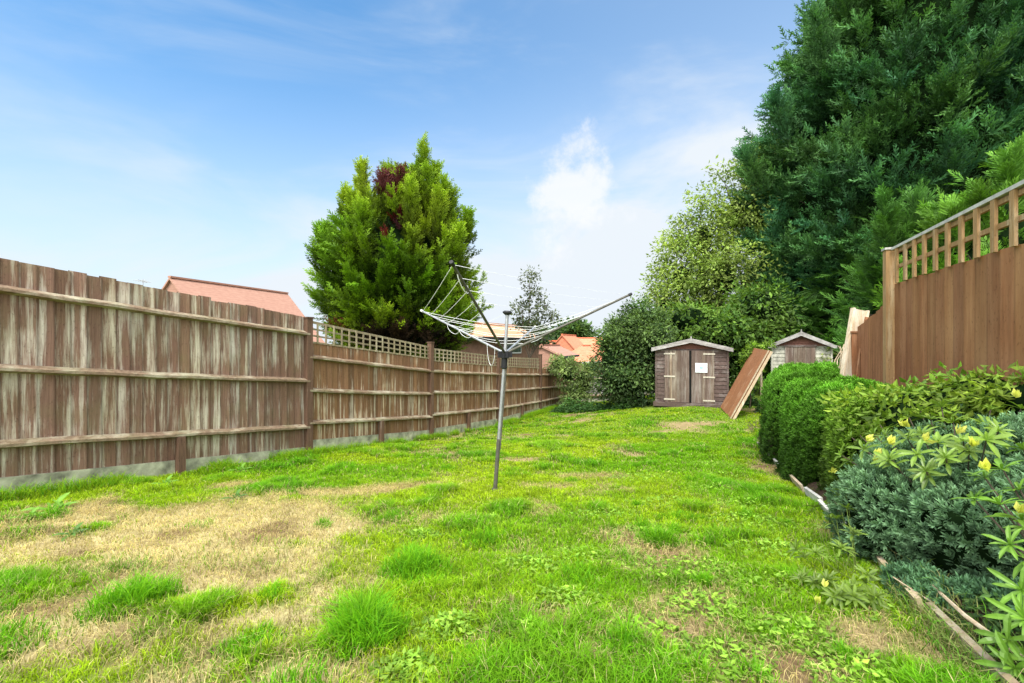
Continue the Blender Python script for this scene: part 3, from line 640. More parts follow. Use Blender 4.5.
# ------------------------------------------------------------------ fences
U3 = A_([0, 0, 1.])
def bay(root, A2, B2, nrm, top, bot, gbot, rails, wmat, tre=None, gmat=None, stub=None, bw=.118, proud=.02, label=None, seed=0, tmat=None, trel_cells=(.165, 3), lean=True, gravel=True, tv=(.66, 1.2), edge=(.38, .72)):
    r = np.random.default_rng(seed)
    A2 = A_([*A2, 0.]); B2 = A_([*B2, 0.]); D = B2-A2; L = np.linalg.norm(D); d = D/L; n = A_([*nrm, 0.])
    zt = lambda t, p: p[0]+(p[1]-p[0])*t
    mb = MB(); nb = int(L/bw)
    for i in range(nb):
        t0, t1 = i/nb-.0005, (i+1)/nb+.004; a = A2+D*t0; b = A2+D*min(t1, 1.)
        o0, o1 = .0, .017; j = r.normal(0, .006)
        g = r.uniform(*tv); tint = A_([g*r.uniform(.97, 1.03), g, g*r.uniform(.93, 1.05)])
        th = .016
        bb = [a+n*o0, b+n*o1, b+n*(o1-th), a+n*(o0-.006)]
        for (f0, f1, q_) in ((0, .07, edge[0]), (.07, .93, 1.), (.93, 1, edge[1])):  # edge strips tinted dark, painting the shadow line where boards overlap
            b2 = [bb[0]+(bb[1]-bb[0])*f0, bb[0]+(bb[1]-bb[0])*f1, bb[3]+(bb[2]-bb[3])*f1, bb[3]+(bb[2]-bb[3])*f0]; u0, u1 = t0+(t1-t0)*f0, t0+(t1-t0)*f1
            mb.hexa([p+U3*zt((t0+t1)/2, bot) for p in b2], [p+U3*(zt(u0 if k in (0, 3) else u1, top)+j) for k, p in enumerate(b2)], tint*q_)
    pan = mb.build('fence_panel', wmat, root)
    if label: pan['label'] = label
    for q, rl in enumerate(rails):
        mb = MB(); m = 10
        ts = np.linspace(0, 1, m); sag = lambda t: -.012*math.sin(math.pi*t)*(1 if q % 2 else .4)+.004*math.sin(t*23+q)
        for i in range(m-1):
            a = A2+D*ts[i]+n*.013; b = A2+D*ts[i+1]+n*.013
            za, zb = zt(ts[i], rl)+sag(ts[i]), zt(ts[i+1], rl)+sag(ts[i+1])
            h = .040; pr = .078
            mb.hexa([a+U3*(za-h), b+U3*(zb-h), b+n*pr+U3*(zb-h*.55), a+n*pr+U3*(za-h*.55)], [a+U3*(za+h), b+U3*(zb+h), b+n*pr+U3*(zb+.006), a+n*pr+U3*(za+.006)])
        mb.build('rail', M['rail'], pan)
    if gravel:
        mb = MB(); m = 8; ts = np.linspace(0, 1, m)
        for i in range(m-1):
            a = A2+D*ts[i]+n*.0; b = A2+D*ts[i+1]+n*.0
            mb.hexa([a+U3*(zt(ts[i], gbot)-.25), b+U3*(zt(ts[i+1], gbot)-.25), b+n*.034+U3*(zt(ts[i+1], gbot)-.25), a+n*.034+U3*(zt(ts[i], gbot)-.25)],
                    [a+U3*(zt(ts[i], bot)+.01), b+U3*(zt(ts[i+1], bot)+.01), b+n*.034+U3*(zt(ts[i+1], bot)+.01), a+n*.034+U3*(zt(ts[i], bot)+.01)])
        mb.build('gravel_board', gmat or M['gravel'], pan)
    if stub:
        mb = MB(); c = A2+D*stub[0]+n*.07; z0, z1 = zt(stub[0], gbot)-.2, zt(stub[0], rails[-1])-.03
        mb.box(c+U3*(z0+z1)/2, d*.04, n*.035, U3*(z1-z0)/2); mb.build('stub_post', M['post'], pan)
    if tre:
        mb = MB(); t0, t1 = tre[2] if len(tre) > 2 else (0, 1); ztp = tre[0]; zbt = tre[1]
        rows = trel_cells[1]
        for k in range(rows+1):
            f = k/rows; g = r.uniform(.85, 1.1)
            a = A2+D*t0; b = A2+D*t1; m = 6
            for i in range(m):
                u0, u1 = t0+(t1-t0)*i/m, t0+(t1-t0)*(i+1)/m; a = A2+D*u0+n*.008; b = A2+D*u1+n*.008
                z0 = zt(u0, zbt)*(1-f)+zt(u0, ztp)*f; z1 = zt(u1, zbt)*(1-f)+zt(u1, ztp)*f; h = .014 if k < rows else .02
                mb.hexa([a+U3*(z0-h), b+U3*(z1-h), b+n*.012+U3*(z1-h), a+n*.012+U3*(z0-h)], [a+U3*(z0+h), b+U3*(z1+h), b+n*.012+U3*(z1+h), a+n*.012+U3*(z0+h)], (g, g, g))
        nv = int(L*(t1-t0)/trel_cells[0])
        for k in range(nv+1):
            u = t0+(t1-t0)*(k/nv*.985+.0075); g = r.uniform(.85, 1.1); c = A2+D*u+n*.026; z0, z1 = zt(u, zbt)-.012, zt(u, ztp)+.012
            mb.box(c+U3*(z0+z1)/2, d*.016, n*.0055, U3*(z1-z0)/2, (g, g, g))
        mb.build('trellis', tmat or M['trellis'], pan)
    return pan
def fpost(root, p, n, d, z0, z1, w=.05, mat=None, cap=True, label=None, capmat=None):
    mb = MB(); c = A_([*p, 0.])+A_([*n, 0.])*.035; dd = A_([*d, 0.])
    mb.box(c+U3*(z0+z1)/2, dd*w, A_([*n, 0.])*w, U3*(z1-z0)/2)
    o = mb.build('post', mat or M['post'], root)
    if cap:
        mb = MB(); mb.box(c+U3*(z1+.012), dd*(w+.012), A_([*n, 0.])*(w+.012), U3*.012, (.8, .8, .8)); mb.build('cap', capmat or mat or M['post'], o)
    if label: o['label'] = label
    return o
LF = empty('wooden_fence', (-3.2, 6.96, -1.78), 'long brown closeboard fence with horizontal rails running down the left side', 'fence')
PY = [3.65, 6.96, 9.9, 12.9, 15.9, 18.9]; PX = [float(FXY(y)) for y in PY]
d_ = norm(A_([.47, 1.0])); n_ = A_([d_[1], -d_[0]])
PT = [(a, b) for a, b in zip(PX, PY)]
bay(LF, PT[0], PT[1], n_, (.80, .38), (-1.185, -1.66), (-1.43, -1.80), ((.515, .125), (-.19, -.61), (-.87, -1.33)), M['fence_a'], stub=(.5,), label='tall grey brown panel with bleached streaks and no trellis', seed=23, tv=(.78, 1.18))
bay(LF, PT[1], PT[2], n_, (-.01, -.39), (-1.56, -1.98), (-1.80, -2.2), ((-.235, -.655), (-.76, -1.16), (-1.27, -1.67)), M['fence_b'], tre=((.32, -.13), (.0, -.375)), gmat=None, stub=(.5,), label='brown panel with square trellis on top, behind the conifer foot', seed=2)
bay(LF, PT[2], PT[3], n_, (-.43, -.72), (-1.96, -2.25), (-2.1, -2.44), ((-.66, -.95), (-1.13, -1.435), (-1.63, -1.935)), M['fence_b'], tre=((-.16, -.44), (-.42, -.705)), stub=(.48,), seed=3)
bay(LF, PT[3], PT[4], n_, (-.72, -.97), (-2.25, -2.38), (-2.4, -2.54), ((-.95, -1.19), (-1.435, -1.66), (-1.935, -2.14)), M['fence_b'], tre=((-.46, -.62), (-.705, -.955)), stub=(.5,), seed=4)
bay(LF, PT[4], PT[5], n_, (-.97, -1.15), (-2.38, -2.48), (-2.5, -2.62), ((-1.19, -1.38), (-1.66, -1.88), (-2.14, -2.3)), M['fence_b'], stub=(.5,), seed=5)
for p, z0, z1 in zip(PT, (-1.7, -2.1, -2.5, -2.8, -2.9, -3.), (.66, .36, -.03, -.36, -.48, -.9)): fpost(LF, p, n_, d_, z0, z1, w=.052)
BF = empty('wooden_fence', (3.4, 18.6, -2.6), 'low grey weathered fence across the back, half hidden by shrubs', 'fence')
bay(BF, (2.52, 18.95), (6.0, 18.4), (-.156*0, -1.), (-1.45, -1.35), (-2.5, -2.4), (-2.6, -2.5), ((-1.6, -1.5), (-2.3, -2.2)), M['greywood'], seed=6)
fpost(BF, (6.0, 18.4), (0, -1.), (1., 0), -2.6, -1.25, w=.05)

RF = empty('wooden_fence', (4.3, 5.0, -1.5), 'orange brown board fence topped with a slatted trellis on the right', 'fence')
dr_ = norm(A_([.44, 1.0])); nr_ = A_([-dr_[1], dr_[0]])
RX = lambda y: 2.1+.44*y
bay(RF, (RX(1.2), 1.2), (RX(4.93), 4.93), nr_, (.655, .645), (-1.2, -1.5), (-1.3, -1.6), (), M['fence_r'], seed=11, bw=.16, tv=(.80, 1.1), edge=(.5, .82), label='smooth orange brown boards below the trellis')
pan = bpy.data.objects.get([o.name for o in RF.children][0])
mb = MB(); d3 = A_([*dr_, 0.]); n3 = A_([*nr_, 0.])
for i in range(18):
    y = 4.62+.2-.205*i
    if y < 1.25: break
    g = rng.uniform(.85, 1.12); c = A_([RX(y), y, 0])+n3*.035; mb.box(c+U3*.835, d3*.027, n3*.010, U3*.195, (g, g, g))
for z in (.99, .82):
    a = A_([RX(1.2), 1.2, z]); b = A_([RX(4.9), 4.9, z]); mb.box((a+b)/2+n3*.012, (b-a)/2, n3*.0125, U3*.019, (.92, .92, .92))
mb.build('trellis', M['trellis_r'], pan)
mb = MB(); a = A_([RX(1.2), 1.2, 1.04]); b = A_([RX(4.93), 4.93, 1.03]); mb.box((a+b)/2+n3*.012, (b-a)/2, n3*.036, U3*.014); mb.build('capping_rail', M['whitewood'], pan)
fpost(RF, (RX(5.0), 5.0), nr_, dr_, -1.8, 1.03, w=.05, mat=M['trellis_r'], cap=True, capmat=M['whitewood'])
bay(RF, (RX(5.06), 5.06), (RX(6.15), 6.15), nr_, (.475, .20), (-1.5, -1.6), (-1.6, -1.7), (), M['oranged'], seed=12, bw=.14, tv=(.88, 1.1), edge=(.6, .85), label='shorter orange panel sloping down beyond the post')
fpost(RF, (RX(6.2), 6.2), nr_, dr_, -1.8, .12, w=.045, mat=M['oranged'])

# ------------------------------------------------------------------ sheds
def shed(name, x0, x1, yf, yb, zb, ze, za, label, wallm, gablem, ov=.12, door=None, clads=(.11), roofm=None, side=True):
    cx = (x0+x1)/2; t = empty(name, (cx, yf, zb), label, 'shed')
    # front wall: overlapping boards up to the eaves, gable above
    mb = MB(); h = .115; n = int((ze-zb)/h); h = (ze-zb)/n
    for i in range(n):
        z = zb+i*h; g = rng.uniform(.8, 1.15)
        mb.hexa([(x0, yf-.022, z), (x1, yf-.022, z), (x1, yf+.01, z), (x0, yf+.01, z)], [(x0, yf-.006, z+h), (x1, yf-.006, z+h), (x1, yf+.01, z+h), (x0, yf+.01, z+h)], (g, g, g))
        for xx, sg in ((x0, -1), (x1, 1)):
            mb.hexa([(xx, yf, z), (xx+sg*.02, yf, z), (xx+sg*.02, yb, z), (xx, yb, z)], [(xx, yf, z+h), (xx+sg*.004, yf, z+h), (xx+sg*.004, yb, z+h), (xx, yb, z+h)], (g, g, g))
        mb.hexa([(x0, yb, z), (x1, yb, z), (x1, yb+.02, z), (x0, yb+.02, z)], [(x0, yb, z+h), (x1, yb, z+h), (x1, yb+.02, z+h), (x0, yb+.02, z+h)], (g, g, g))
    w = mb.build('wall', wallm, t)
    m = 5
    for yy in (yf-.004, yb):
        mb = MB()
        for i in range(m):
            f0, f1 = i/m, (i+1)/m; hw0 = (x1-x0)/2*(1-f0); hw1 = (x1-x0)/2*(1-f1)+.001; z0, z1 = ze+(za-ze)*f0, ze+(za-ze)*f1; g = rng.uniform(.85, 1.1)
            mb.hexa([(cx-hw0, yy-.016, z0), (cx+hw0, yy-.016, z0), (cx+hw0, yy+.012, z0), (cx-hw0, yy+.012, z0)], [(cx-hw1, yy-.002, z1), (cx+hw1, yy-.002, z1), (cx+hw1, yy+.012, z1), (cx-hw1, yy+.012, z1)], (g, g, g))
        mb.build('gable', gablem, t)
    sl = (za-ze)/((x1-x0)/2)
    for sg in (-1, 1):
        mb = MB(); mb2 = MB()
        xe = cx+sg*((x1-x0)/2+ov); ez = ze-ov*sl+.02; az = za+.02
        q = [(cx, yf-.14, az), (xe, yf-.14, ez), (xe, yb+.12, ez), (cx, yb+.12, az)]
        mb.hexa(q, [(a, b, c+.022) for a, b, c in q], (1, 1, 1))
        b = [(cx, yf-.17, az-.085), (xe, yf-.17, ez-.07), (xe, yf-.145, ez-.07), (cx, yf-.145, az-.085)]
        mb2.hexa(b, [(p[0], p[1], p[2]+(.13 if i in (0, 3) else .11)) for i, p in enumerate(b)])
        mb.build('roof', M['felt'], t); mb2.build('bargeboard', roofm or M['greywood'], t)
    mb = MB(); mb.hexa([(cx-.05, yf-.185, za-.07), (cx+.05, yf-.185, za-.07), (cx+.05, yf-.172, za-.07), (cx-.05, yf-.172, za-.07)], [(cx-.012, yf-.185, za+.13), (cx+.012, yf-.185, za+.13), (cx+.012, yf-.172, za+.13), (cx-.012, yf-.172, za+.13)]); mb.build('finial', M['greywood'], t)
    for xx in (x0+.02, x1-.02):
        mb = MB(); mb.box((xx, yf-.034, (zb+ze)/2), (.022, 0, 0), (0, .010, 0), (0, 0, (ze-zb)/2-.02)); mb.build('corner_trim', wallm, t)
    return t
S1 = 13.3
s1 = P(655, 0, S1)[0]; s2 = P(727, 0, S1)[0]
sh = shed('garden_shed', s1, s2, S1, S1+1.9, -1.86, -.22, .03, 'dark weathered wooden shed with double doors and a white notice', M['shed'], M['shedred'])
def boards(mb, x0, x1, z0, z1, y, n, th=.02, lo=.8, hi=1.15):
    for i in range(n):
        a = x0+(x1-x0)*i/n+.002; b = x0+(x1-x0)*(i+1)/n-.002; g = rng.uniform(lo, hi)
        mb.box(((a+b)/2, y, (z0+z1)/2), ((b-a)/2, 0, 0), (0, th/2, 0), (0, 0, (z1-z0)/2), (g, g*rng.uniform(.95, 1.0), g*rng.uniform(.92, 1.02)))
zt_, zb_ = P(0, 350.5, S1)[2], P(0, 402.5, S1)[2]
for k, (a, b) in enumerate(((664.5, 689.2), (691.4, 713.5))):
    xa, xb = P(a, 0, S1)[0], P(b, 0, S1)[0]
    mb = MB(); boards(mb, xa, xb, zb_, zt_, S1-.045, 6); dr1 = mb.build('door', M['sheddoor'], sh)
    mb = MB()
    vx = P(671 if k == 0 else 711, 0, S1)[0]
    for q, pz in enumerate((353.8, 376.7, 399.8)):
        c = P(669.5 if k == 0 else 708.5, pz, S1); mb = MB(); mb.box((c[0], S1-.066, c[2]), (.17, 0, 0), (0, .006, 0), (0, 0, .022), (1.1, 1.08, 1.0)); mb.build('hinge', M['iron'], dr1)
    mb = MB(); px_ = P(671.0 if k == 0 else 703.0, 0, S1)[0]; mb.box((px_, S1-.0605, (zt_+zb_)/2), (.035, 0, 0), (0, .005, 0), (0, 0, (zt_-zb_)/2-.05), (1.5, 1.45, 1.3) if k == 0 else (1.1, 1.1, 1.05)); mb.build('ledge', M['sheddoor'], dr1)
mb = MB(); xg = P(690.3, 0, S1)[0]; mb.box((xg, S1-.038, (zt_+zb_)/2), (.034, 0, 0), (0, .008, 0), (0, 0, (zt_-zb_)/2)); mb.build('door_gap', M['black'], sh)
n0 = P(701, 367.5, S1); mb = MB(); mb.box((n0[0], S1-.074, n0[2]), (.175, 0, 0), (0, .004, 0), (0, 0, .14)); no_ = mb.build('notice', M['notice'], sh); no_['label'] = 'small white notice on the right door'
mb = MB()
for (dx, dz, w_, h_) in ((0, .0, .045, .03), (-.02, .06, .10, .008), (.03, -.07, .06, .006)): mb = MB(); mb.box((n0[0]+dx, S1-.0795, n0[2]+dz), (w_, 0, 0), (0, .001, 0), (0, 0, h_)); mb.build('print', M['ink'], no_)
mb = MB(); mb.box(((s1+s2)/2, S1-.02, -1.90), ((s2-s1)/2+.06, 0, 0), (0, .13, 0), (0, 0, .06)); mb.build('base_plank', M['shed'], sh); mb = MB(); mb.box(((s1+s2)/2, S1+1.0, -1.93), ((s2-s1)/2+.0, 0, 0), (0, .88, 0), (0, 0, .05)); mb.build('base_plank', M['greywood'], sh)
S2 = 13.6
a1, a2 = P(771, 0, S2)[0], P(831, 0, S2)[0]
sh2 = shed('garden_shed', a1, a2, S2, S2+1.8, -1.9, -.13, .24, 'small pale cream shed with brown gable and grey shutter boards, behind the clipped hedge', M['whiteclad'], M['shedred'], roofm=M['greywood'])
mb = MB(); boards(mb, P(785, 0, S2)[0], P(815, 0, S2)[0], -1.5, -.16, S2-.045, 7, lo=.9, hi=1.2); mb.build('door', M['sheddoor'], sh2)
mb = MB(); zr = P(0, 345.5, S2)[2]; mb.box((P(800, 0, S2)[0], S2-.066, -.13), (.5, 0, 0), (0, .008, 0), (0, 0, .03)); mb.build('lintel', M['shed'], sh2)
broadleaf('climbing_plant', (P(824, 0, 13.2)[0], 13.2, -1.9), [(P(825, 352, 13.3), (.25, .08, .35)), (P(826, 366, 13.3), (.22, .08, .4)), (P(795, 372, 13.1), (.45, .1, .22))],
          'pale green creeper on the right corner of the cream shed', 'climber', 34, 24, .075, .14, ([.20, .27, .08], [.36, .40, .16]), trunk_r=.02, updark=.2)

sh.rotation_euler = (0, 0, math.radians(-21)); sh.scale = (.94, 1, 1)
sh2.rotation_euler = (0, 0, math.radians(-30)); sh2.scale = (.85, 1, 1)
# leaning panel between the sheds
def quadpanel(mb, bl, br, tr_, tl, th, n=1, col=(1, 1, 1), inset=0):
    bl, br, tr_, tl = [A_(v, dtype=float) for v in (bl, br, tr_, tl)]; nn = np.cross(br-bl, tl-bl); nn /= np.linalg.norm(nn)
    for i in range(n):
        f0, f1 = i/n+.003, (i+1)/n-.003; g = rng.uniform(.88, 1.1)
        q = [bl+(br-bl)*f0, bl+(br-bl)*f1, tl+(tr_-tl)*f1, tl+(tr_-tl)*f0]
        mb.hexa(q, [p+nn*th for p in q], tuple(g*c for c in col))
    return nn
LP = empty('leaning_panel', (5.6, 11.6, -1.9), 'orange brown wooden panel leaning at a slant beside the dark shed', 'timber_panel')
br = A_([5.42, 10.95, -1.93]); bl = A_([5.98, 12.75, -1.88]); rise = A_([.98, .05, 1.70])
mb = MB(); nn = quadpanel(mb, bl+rise, br+rise, br, bl, .018, 3); mb.build('face_board', M['oranged'], LP)
nn = np.cross(br-bl, rise); nn /= np.linalg.norm(nn)
nn = nn if nn[0] < 0 else -nn
e = norm(A_([bl-br]))[0]; ru = norm(A_([rise]))[0]
for c0 in (br+e*.03, bl-e*.03, (br+bl)/2): mb = MB(); mb.box(c0+rise/2-nn*.035, e*.035, ru*np.linalg.norm(rise)/2, nn*.03); mb.build('batten', M['palewood'], LP)
mb = MB(); mb.box(br+rise/2+nn*.03+e*.025, e*.028, ru*np.linalg.norm(rise)/2*.995, nn*.011, (.9, .9, .9)); mb.build('edge_strip', M['palewood'], LP)
# prop the panel against a rough sawhorse-like stake
mb = MB(); top = br*.5+bl*.5+rise*.86-nn*.07; mb.tube([[top[0]+.08, top[1], -1.95], [top[0]+.05, top[1], top[2]]], [.035, .03], 7); mb.build('prop_stake', M['palewood'], LP)

# leaning timbers by end of the right fence
k = 0
for (pb, pt, Yb, w_, lab, mt) in (((838, 388), (860, 310), 6.15, .20, 'wide pale framed board leaning at the end of the right fence', 'palewood'),
                              ((851, 390), (871, 318), 6.0, .16, 'orange toned board leaning nearest the right fence', 'oranged'),
                              ((830, 386), (851, 338), 6.5, .06, 'thin pale lath leaning left of the boards', 'palewood')):
    b0 = P(*pb, Yb); t0 = P(*pt, Yb+.1); b0[2] = float(G(b0[0], Yb))+.1
    o_ = MB(); dd = norm(A_([t0-b0]))[0]; sd = norm(A_([np.cross(dd, A_([0, 1., 0]))]))[0]; fn = np.cross(dd, sd)
    o_.box((b0+t0)/2, sd*w_/2, fn*.012, (t0-b0)/2)
    if k == 0:
        for s_ in (-1, 1): o_.box((b0+t0)/2+sd*s_*w_/2-fn*.0, sd*.014, fn*.03, (t0-b0)/2*1.01, (1.25, 1.25, 1.25))
    tag(o_.build('leaning_plank', M[mt]), lab, 'plank', 'timber leaning at the end of the right fence'); k += 1
mb = MB()
for i in range(12):
    a = P(836+rng.uniform(-2, 8), 375+rng.uniform(-6, 6), 7.7); b = P(843+rng.uniform(-8, 8), 345+rng.uniform(-6, 12), 7.7+rng.uniform(-.2, .2))
    mb.tube([a, (a+b)/2+rng.normal(0, .05, 3), b], [.012, .009, .005], 5)
bs = P(838, 385, 7.7)
mb.tube([[bs[0], 7.7, -1.75], [bs[0]+.02, 7.7, -.6]], [.02, .012], 5)
tag(mb.build('brushwood', M['palewood']), 'tangle of pale dead twigs beside the leaning planks', 'twigs')

# ------------------------------------------------------------------ houses
def gable_house(name, r0, r1, hw, pitch, zg, label, tile, wall, hip=0, verge=.25, gable_tile=False, group=None, cat='house', windows=(), trim=None, hip0=None):
    """ridge r0->r1 (xyz), half width, pitch deg"""
    r0 = A_(r0, dtype=float); r1 = A_(r1, dtype=float); d = r1-r0; L = np.linalg.norm(d[:2]); d = d/np.linalg.norm(d); s = A_([d[1], -d[0], 0]); s /= np.linalg.norm(s)
    drop = hw*math.tan(math.radians(pitch)); t = empty(name, ((r0+r1)/2)*A_([1, 1, 0])+A_([0, 0, zg]), label, cat, group)
    h0 = hip if hip0 is None else hip0
    mb = MB()
    for sg in (1, -1):
        e0 = r0+s*sg*hw-U3*drop-d*h0; e1 = r1+s*sg*hw-U3*drop+d*hip
        q = [r0, r1, e1, e0]; mb.add(q+[p-U3*.12 for p in q], [[0, 1, 2, 3] if sg < 0 else [3, 2, 1, 0], [4, 5, 6, 7], [2, 3, 7, 6], [0, 3, 7, 4], [1, 2, 6, 5]])
    for (r, hh, q) in ((r0, h0, -1), (r1, hip, 1)):
        if hh:
            ea = r+s*hw-U3*drop+d*q*hh; eb = r-s*hw-U3*drop+d*q*hh; mb.add([r, ea, eb], [[0, 1, 2]])
    ro = mb.build('roof', tile, t)
    mb = MB(); mb.bar(r0+U3*.03, r1+U3*.03, s, .22, .1, (1.05, .95, .9)); mb.build('ridge_tiles', tile, ro)
    mb = MB(); i0 = r0+d*(.02-h0+verge*.5); i1 = r1-d*(.02-hip+verge*.5); ww = hw-.3; ze = r0[2]-drop*(ww/hw)-.13
    b = [i0-s*ww, i1-s*ww, i1+s*ww, i0+s*ww]; b = [A_([p[0], p[1], zg]) for p in b]
    mb.hexa(b, [A_([p[0], p[1], ze]) for p in b])
    for (i, hh) in ((i0, h0), (i1, hip)):
        if not hh:
            a = A_([i[0], i[1], r0[2]-.14]); mb.add([A_([*(i-s*ww)[:2], ze]), A_([*(i+s*ww)[:2], ze]), a], [[0, 1, 2]], (1, 1, 1))
    mb.build('wall', wall, t)
    for sg in (1, -1):
        mb = MB(); a = r0+s*sg*(hw+.02)-U3*(drop+.06)-d*h0; b2 = r1+s*sg*(hw+.02)-U3*(drop+.06)+d*hip; mb.bar(a, b2, s, .1, .14); mb.build('gutter', trim or M['white'], t)
    for (f, z, w_, h_) in windows:
        c = i0+(i1-i0)*f+s*(ww+.02); c[2] = z
        mb = MB(); mb.box(c, d*w_/2, s*.03, U3*h_/2); wi = mb.build('window', M['white'], t)
        mb = MB(); mb.box(c+s*.034, d*(w_/2-.07), s*.004, U3*(h_/2-.07)); mb.build('pane', M['glass'], wi)
    return t
gable_house('house', (-19.3, 25, 3.62), (-16.95, 33.5, 3.62), 3.6, 48, -5.5, 'house with plain terracotta roof seen over the left fence panel', M['tile_pink'], M['tile_pink'], windows=((.3, -1.5, 1.6, 1.1), (.7, -1.5, 1.6, 1.1)))
gable_house('bungalow', (-3.9, 18.3, .93), (.3, 25.5, .86), 1.75, 22, -4.0, 'low brown bungalow with a sandy tiled roof behind the conifer', M['tile_brown'], M['brick'], trim=M['fascia'], windows=((.65, -.35, 1.5, .5),), cat='bungalow')
gable_house('outbuilding', (1.9, 29, -.25), (3.6, 34, -.3), 1.5, 25, -4.5, 'pale roofed outbuilding behind the bungalow', M['tile_pink'], M['tile_pink'], cat='outbuilding', trim=M['fascia'])
g0 = P(562, 334.5, 48)
gable_house('house', (g0[0], 48, g0[2]), (g0[0]+2.6, 56, g0[2]), 2.0, 48, -6, 'distant house with an orange end gable and red roof', M['tile_orange'], M['tile_orange'], group='distant orange roofed houses')
g1 = P(545, 341, 50)
gable_house('house', (P(541, 342, 50)[0], 50, P(0, 341, 50)[2]), (P(558, 342, 51)[0], 51, P(0, 341, 51)[2]), 2.5, 40, -6, 'distant house with low pinkish red roof, leftmost behind the saplings', M['tile_orange'], M['brick'], group='distant orange roofed houses')
g2 = P(582, 345.5, 42)
gable_house('house', (g2[0], 42, g2[2]), (g2[0]+.9, 42.6, g2[2]), 1.9, 37, -6, 'distant house with pyramid shaped pink hipped roof in front', M['tile_orange'], M['brick'], hip=1.7, group='distant orange roofed houses', trim=M['white'])
g3 = P(577, 338, 58)
gable_house('house', (g3[0], 58, g3[2]), (g3[0]+4, 58, g3[2]), 3, 40, -6, 'farthest distant house, pink roof beside the bushy tree', M['tile_orange'], M['brick'], group='distant orange roofed houses')
# aerial
am = P(143, 279, 30); t = empty('television_aerial', (am[0], 30, -5.5), 'thin metal television aerial on a mast beyond the left fence', 'aerial')
mb = MB(); mb.tube([[am[0], 30, -5.5], [am[0], 30, am[2]]], .022, 6); mb.build('mast', M['steel'], t)
mb = MB(); 
for q in range(5): mb.tube([[am[0]-.42+.03*q, 30-.3+.15*q, am[2]-.12-.02*q], [am[0]+.42-.03*q, 30-.3+.15*q, am[2]-.12-.02*q]], .014, 5)
mb.tube([[am[0], 29.6, am[2]-.1], [am[0], 30.4, am[2]-.2]], .014, 5); mb.build('antenna', M['steel'], t)

# ------------------------------------------------------------------ rotary clothes line
base = A_([-.165, 4.3, float(G(-.165, 4.3))]); hub = A_([-.068, 4.3, -.115]); cap = A_([-.045, 4.3, .285])
ax = norm(A_([cap-base]))[0]
RL = empty('rotary_clothes_line', base, 'rotary clothes line with half raised arms standing in the lawn', 'clothes line')
mb = MB(); mb.tube([base-ax*.1, base+ax*.025], .034, 12); mb.tube([base+ax*.025, base+ax*.03], .028, 12); mb.build('ground_socket', M['darktube'], RL); mb = MB(); j1 = base+(hub-base)*.38; mb.tube([base-ax*.1, j1], .0195, 12); mb.build('ground_tube', M['darktube'], RL, True)
mb = MB(); mb.tube([j1-ax*.02, hub], .0165, 12); mb.build('pole', M['steel'], RL, True)
mb = MB(); mb.tube([base+(hub-base)*.30+A_([.020, -0.006, 0]), hub+A_([.017, -.008, -.1])], .006, 8); mb.build('inner_rod', M['darktube'], RL, True)
mb = MB(); mb.tube([hub-ax*.14, hub-ax*.05, hub-ax*.045, hub+ax*.02], [.030, .030, .040, .040], 12); mb.tube([hub-ax*.15, hub-ax*.14], [.024, .034], 12)
for a in range(4): 
    q = a*math.pi/2+.3; c = hub-ax*.01; v = A_([math.cos(q), math.sin(q), 0]); mb.box(c+v*.045, v*.025, A_([-v[1], v[0], 0])*.014, U3*.03)
mb.build('hub', M['blackplastic'], RL)
mb = MB(); mb.tube([hub, cap], .016, 12); mb.build('upper_pole', M['steel'], RL, True)
mb = MB(); mb.tube([cap-ax*.03, cap-ax*.01, cap, cap+ax*.012], [.02, .045, .048, .03], 14); mb.build('top_cap', M['blackplastic'], RL, True)
tips = {'A': A_([-.405, 3.0, .527]), 'B': P(422, 311, 5.3), 'D': P(535, 327, 5.65), 'C': P(630, 294.5, 4.6)}
mats = {'A': M['darktube'], 'B': M['steel'], 'C': M['darktube'], 'D': M['steel']}
for k_ in 'ABCD':
    tp = tips[k_]; v = norm(A_([tp-hub]))[0]
    mb = MB(); mb.tube([hub+v*.03, tp], [.0125, .0115], 8); ar = mb.build('arm', mats[k_], RL, True)
    mb = MB(); mb.tube([tp-v*.02, tp+v*.02], .015, 8)
    mb.build('end_cap', M['blackplastic'] if k_ in 'AC' else M['white'], ar)
def cordline(a, b, sag=.02, r=.0032, n=11):
    mb = MB(); t = np.linspace(0, 1, n)[:, None]; p = a*(1-t)+b*t; p[:, 2] -= (4*t*(1-t))[:, 0]*sag; mb.tube(p, r, 5, caps=False); mb.build('line', M['cord'], RL, True)
for a, b in (('A', 'B'), ('B', 'D'), ('D', 'C'), ('A', 'C')):
    for q, f in enumerate((.99, .88, .77, .66, .55, .44, .33)):
        if b == 'C' and a == 'A' and q > 3: continue
        pa = hub+(tips[a]-hub)*f; pb = hub+(tips[b]-hub)*f
        if (a, b) == ('A', 'C'): cordline(pa, pb, .015, np.interp(np.linspace(0, 1, 11), [0, .1, .2, 1], [.0021, .0018, .0007, .0004]))
        else: cordline(pa, pb, .012+.02*(1-f)+(.03 if (a, b) != ('A', 'B') else 0)*rng.random(), .0025)
cordline(cap, tips['D']*.7+hub*.3, .05, .0022); cordline(cap, tips['B']*.5+hub*.5, .03, .0014)
for (f, hgt, wd) in ((.50, .07, .11), (.36, .04, .10), (.10, .19, .06)):
    c = hub+(tips['B']-hub)*f; th = np.linspace(0, math.pi, 9); v = norm(A_([tips['B']-hub]))[0]; mb = MB()
    mb.tube(np.stack([c+v*wd*(1-math.cos(t_))/1.0+A_([0, -.03, -hgt*math.sin(t_)]) for t_ in th]), .0022, 5, caps=False); mb.build('line_loop', M['cord'], RL, True)
